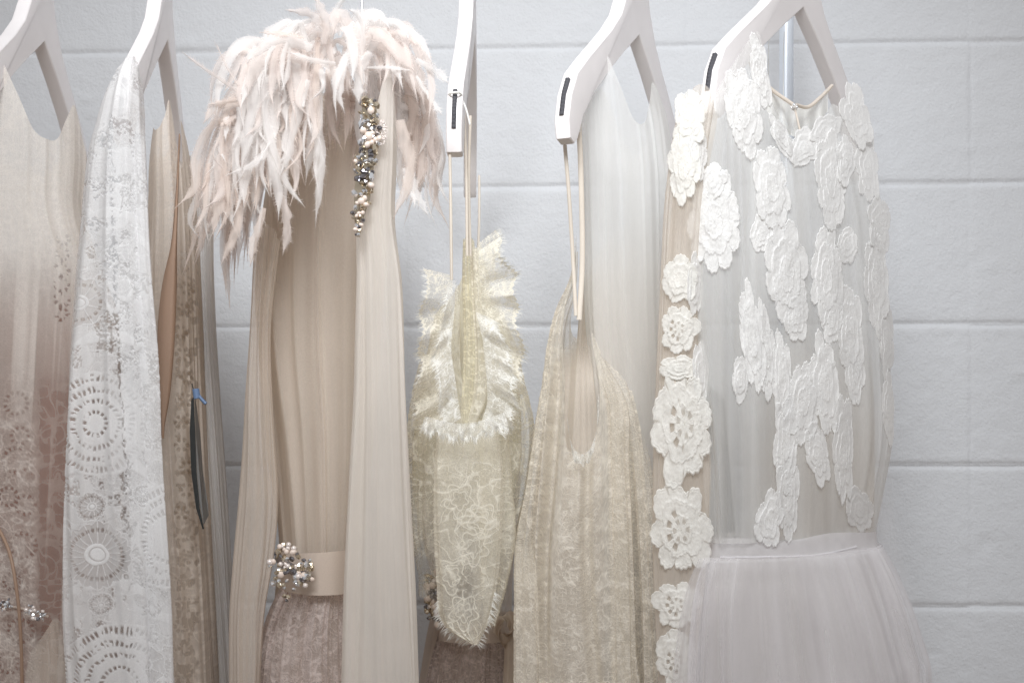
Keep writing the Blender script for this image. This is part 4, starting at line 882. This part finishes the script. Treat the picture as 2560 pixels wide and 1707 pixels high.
def applique(surf, parent, px, py, rx, ry, seed, mat='applique', lob=7, rot=0.0, hole=0, off=.0011, cut=1.0):
    """corded lace flower: rings of overlapping scalloped petals, following the cloth below it"""
    R = np.random.default_rng(seed); rm = max(rx, ry)
    nr = int(max(14, rm/2.1)); na = int(max(60, 2*np.pi*(rx+ry)/2/2.2))
    a = np.linspace(0, 2*np.pi, na, endpoint=False); ph = R.uniform(0, 6.28)
    dev = noise(np.cos(a)*1.5+4, np.sin(a)*1.5+4, seed)
    def outline(l, p, am, sc=1):
        ww = p + 1.5*(noise(np.cos(a)*1.2+9, np.sin(a)*1.2+2, seed+7)-.5)
        return (1-am*.8 + am*1.1*np.abs(np.cos(a*l/2+ww))**.6 + .42*(dev-.5) + .045*np.abs(np.sin(a*l*2.1+ww)))*sc
    o1 = outline(lob, ph, .18); o2 = outline(max(5, lob-2), ph+.8, .15, .68); o3 = outline(5, ph+.3, .15, .36)
    q = np.linspace(0, 1, nr)[:, None]
    r = q*o1[None, :]
    H = np.zeros((nr, na)); D = np.full((nr, na), .96)
    def cordline(o, w=.030, h=.0010):
        nonlocal H
        H += h*np.exp(-((r-o[None, :])/w)**2)
    H += .0009*(r < o1[None, :]*.99) + .0011*sst(0, .04, (o2[None, :]-r)) + .0008*sst(0, .04, (o3[None, :]-r))
    cordline(o1-.04, .022); cordline(o1-.11, .016, .0006); cordline(o2-.03); cordline(o2-.10, .02, .0006); cordline(o3-.03, .025, .0008)
    H += .0006*noise(a[None, :]*0+r*14, a[None, :]*lob*1.2, seed)
    gap = np.exp(-((np.abs(np.cos(a*lob/2+ph)))/.10)**2)[None, :]*sst(.72, .85, q)
    D -= .55*gap
    if hole:
        rr = r; m = np.exp(-((rr-.42)/.085)**4)*sst(-.2, .2, np.cos(a*9+ph))[None, :]*sst(.1, .5, np.sin(a-hole))[None, :]; D -= .85*m; H -= .0012*m
        m = np.exp(-((rr-.22)/.07)**4)*sst(-.2, .2, np.cos(a*6+ph))[None, :]; D -= .5*m
    cr, sr = math.cos(rot), math.sin(rot)
    ex = rx*r*np.cos(a)[None, :]; ey = ry*r*np.sin(a)[None, :]
    XX = px+ex*cr-ey*sr; YY = py+ex*sr+ey*cr
    # follow the broad curve of the cloth underneath: fit its depth from rays through the middle of the piece
    s_ = []
    for gx in np.linspace(-.9, .9, 9):
        for gy in np.linspace(-.9, .9, 11):
            x = px+gx*rx*cr-gy*ry*sr; y = py+gx*rx*sr+gy*ry*cr
            d = Vector(((x-1280)*K, 1, (HOR-y)*K)).normalized(); loc = bvh(surf).ray_cast(Vector((0, 0, 0)), d)[0]
            if loc is not None: s_.append((x-px, y-py, loc.y))
    s_ = np.array(s_); md = np.median(s_[:, 2]); s_ = s_[np.abs(s_[:, 2]-md) < .035]
    A = np.stack([np.ones(len(s_)), s_[:, 0]/rx, s_[:, 1]/ry, (s_[:, 0]/rx)**2*.7], -1)
    A2 = np.vstack([A, np.diag([0, .6, .6, 2.0])]); b2 = np.concatenate([s_[:, 2]-md, np.zeros(4)])
    cf = np.linalg.lstsq(A2, b2, rcond=None)[0]
    res = np.percentile(A@cf+md-s_[:, 2], 92)
    gx, gy = (XX-px)/rx, (YY-py)/ry
    YD = md+cf[0]+cf[1]*gx+cf[2]*gy+cf[3]*gx*gx*.7 - max(res, 0) - off - H*.72
    wv = .0022*(noise(XX/16.+seed, YY/34., seed % 40)-.5)+.0005*(noise(XX/5., YY/6., seed % 30)-.5)
    YD = YD+wv
    V = np.stack([(XX-1280)*K*YD, YD, (HOR-YY)*K*YD], -1)
    return link('applique_flower', V.reshape(-1, 3), grid_faces(nr, na, True), M[mat], parent, {'dens': np.clip(D-.16+.16*noise(XX/6., YY/9., seed % 60)-.10*sst(.9, 1, q), .05, .96).ravel()})
# sleeve flowers
for i, (x, y, rx, ry, lob, h) in enumerate([(1722, 300, 38, 62, 7, 0), (1708, 420, 40, 80, 8, 0), (1745, 380, 26, 60, 6, 0), (1700, 700, 40, 60, 6, 0), (1697, 822, 46, 64, 7, 1.2), (1712, 1060, 76, 142, 8, 1.4), (1703, 1325, 74, 112, 8, 1.5),
      (1692, 1510, 56, 60, 7, 1.2), (1692, 1650, 52, 66, 6, 1.0), (1738, 710, 20, 70, 5, 0), (1752, 930, 18, 78, 5, 0), (1700, 920, 44, 30, 6, 0)]):
    applique(sFs, sFs.o, x, y, rx, ry, 300+i, 'applique_warm' if x < 1725 else 'applique', lob, 0.0, h)
# bodice flowers
fl = [(1858, 280, 42, 105, 7, -.12), (1900, 175, 22, 90, 5, -.18), (1785, 555, 62, 118, 9, 0), (1782, 455, 34, 40, 6, 0), (1932, 470, 40, 98, 8, -.1), (2078, 450, 38, 112, 8, -.03), (1905, 588, 26, 48, 5, 0),
      (1968, 690, 50, 125, 8, -.12), (1990, 790, 32, 66, 6, 0), (2066, 690, 42, 120, 8, .03), (2080, 800, 26, 60, 6, 0), (2118, 608, 24, 44, 5, 0), (1880, 850, 26, 130, 7, -.12), (1915, 880, 24, 116, 7, -.1), (1850, 985-40, 20, 60, 5, 0),
      (1955, 950, 24, 130, 6, -.05), (2010, 1000, 40, 110, 8, .05), (2060, 960, 36, 130, 7, -.08), (2125, 830, 34, 110, 7, -.05), (2140, 930, 24, 76, 6, 0), (1965, 1110, 30, 110, 7, 0), (2045, 1140, 28, 72, 6, -.2),
      (2110, 1130, 24, 140, 7, 0), (1925, 1300, 34, 70, 7, .1), (1972, 1240, 28, 110, 6, .02), (2150, 1275, 32, 54, 7, 0), (2190, 700, 32, 140, 8, -.05), (2200, 560, 28, 70, 7, 0), (2170, 420, 30, 90, 7, -.05),
      (2140, 290, 34, 80, 7, -.2), (2215, 850, 18, 90, 6, 0), (2222, 1020, 14, 90, 5, 0), (2010, 372, 36, 46, 7, 0), (2065, 330, 30, 46, 6, .5), (1955, 345, 20, 66, 6, -.5), (2115, 400, 22, 60, 6, 0)]
for i, (x, y, rx, ry, lob, rot) in enumerate(fl):
    applique(sFb, sFb.o, x, y, rx, ry, 400+i, 'applique', lob, rot, 0)
for nm, pts_ in (('neck_edge', [(1868, 140, 1.60), (1890, 185, 1.63), (1930, 225, 1.65), (1984, 263, 1.66)]), ('neck_edge', [(1990, 263, 1.66), (2020, 268, 1.70), (2050, 245, 1.74), (2080, 215, 1.78)]), ('neck_tie', [(1986, 268, 1.66), (1994, 300, 1.655), (2004, 345, 1.65)])):
    cord(nm, [pt(*p) for p in pts_], .0022 if nm == 'neck_edge' else .0012, M['nude_net'], gF, 30)
def nk(U, V_):
    px = 1880+U*190; y0 = interp(px, [1880, 1930, 1985, 2030, 2070], [165, 222, 262, 262, 222]); py = y0+V_*(55+25*np.sin(U*3.1))
    Y = 1.62+.14*U+.006*np.sin(U*40)*V_; return (px-1280)*K*Y, Y, (HOR-py)*K*Y
sheet('back_neck', nk, 90, 24, M['applique_warm'], gF, lambda U, V_: .45+.35*noise(U*14, V_*4))
# little fastening knot with threads at the back neck
V, F = icos(pt(1986, 268, 1.66), .0045, (1, 1, .8), 2); V = [v+Vector((0, 0, 0)).lerp(Vector((random.uniform(-1, 1), 0, random.uniform(-1, 1)))*.0012, 1) for v in V]
kn = link('neck_button', V, F, M['pale_net'], gF, {'dens': np.full(len(V), .95)})
for (x, y, r) in ((1985, 262, 5), (1992, 268, 4), (1979, 270, 4)):
    V, F = icos(pt(x, y, 1.65), r*K*1.2, sub=2); link('neck_bead', V, F, M['crystal'], gF)

# ------------------------------------------------------------------ rack upright behind the right hanger
pole = thing('rack_upright', 'pale blue grey upright post of the clothes rack behind the widest hanger', 'rack post', pt(1966, 2400, 1.93))
V, F = cord_mesh([pt(1966, -900, 1.93), pt(1966, 0, 1.93), pt(1966, 1000, 1.93), pt(1966, 2400, 1.93)], .0095, 24)
V[:, 0] = V[:, 0]; link('post', V, F, M['pole'], pole)
for i, x in enumerate((1921, 1958)):
    V, F = cord_mesh(curve_pts([pt(x+3, 60+20*i, 1.74), pt(x, 160, 1.745), pt(x+2, 330, 1.75)], 24), .0004, 6)
    o = link('hanging_loop', V, F, M['cream_trim'], gF, {'dens': np.full(len(V), .7)})
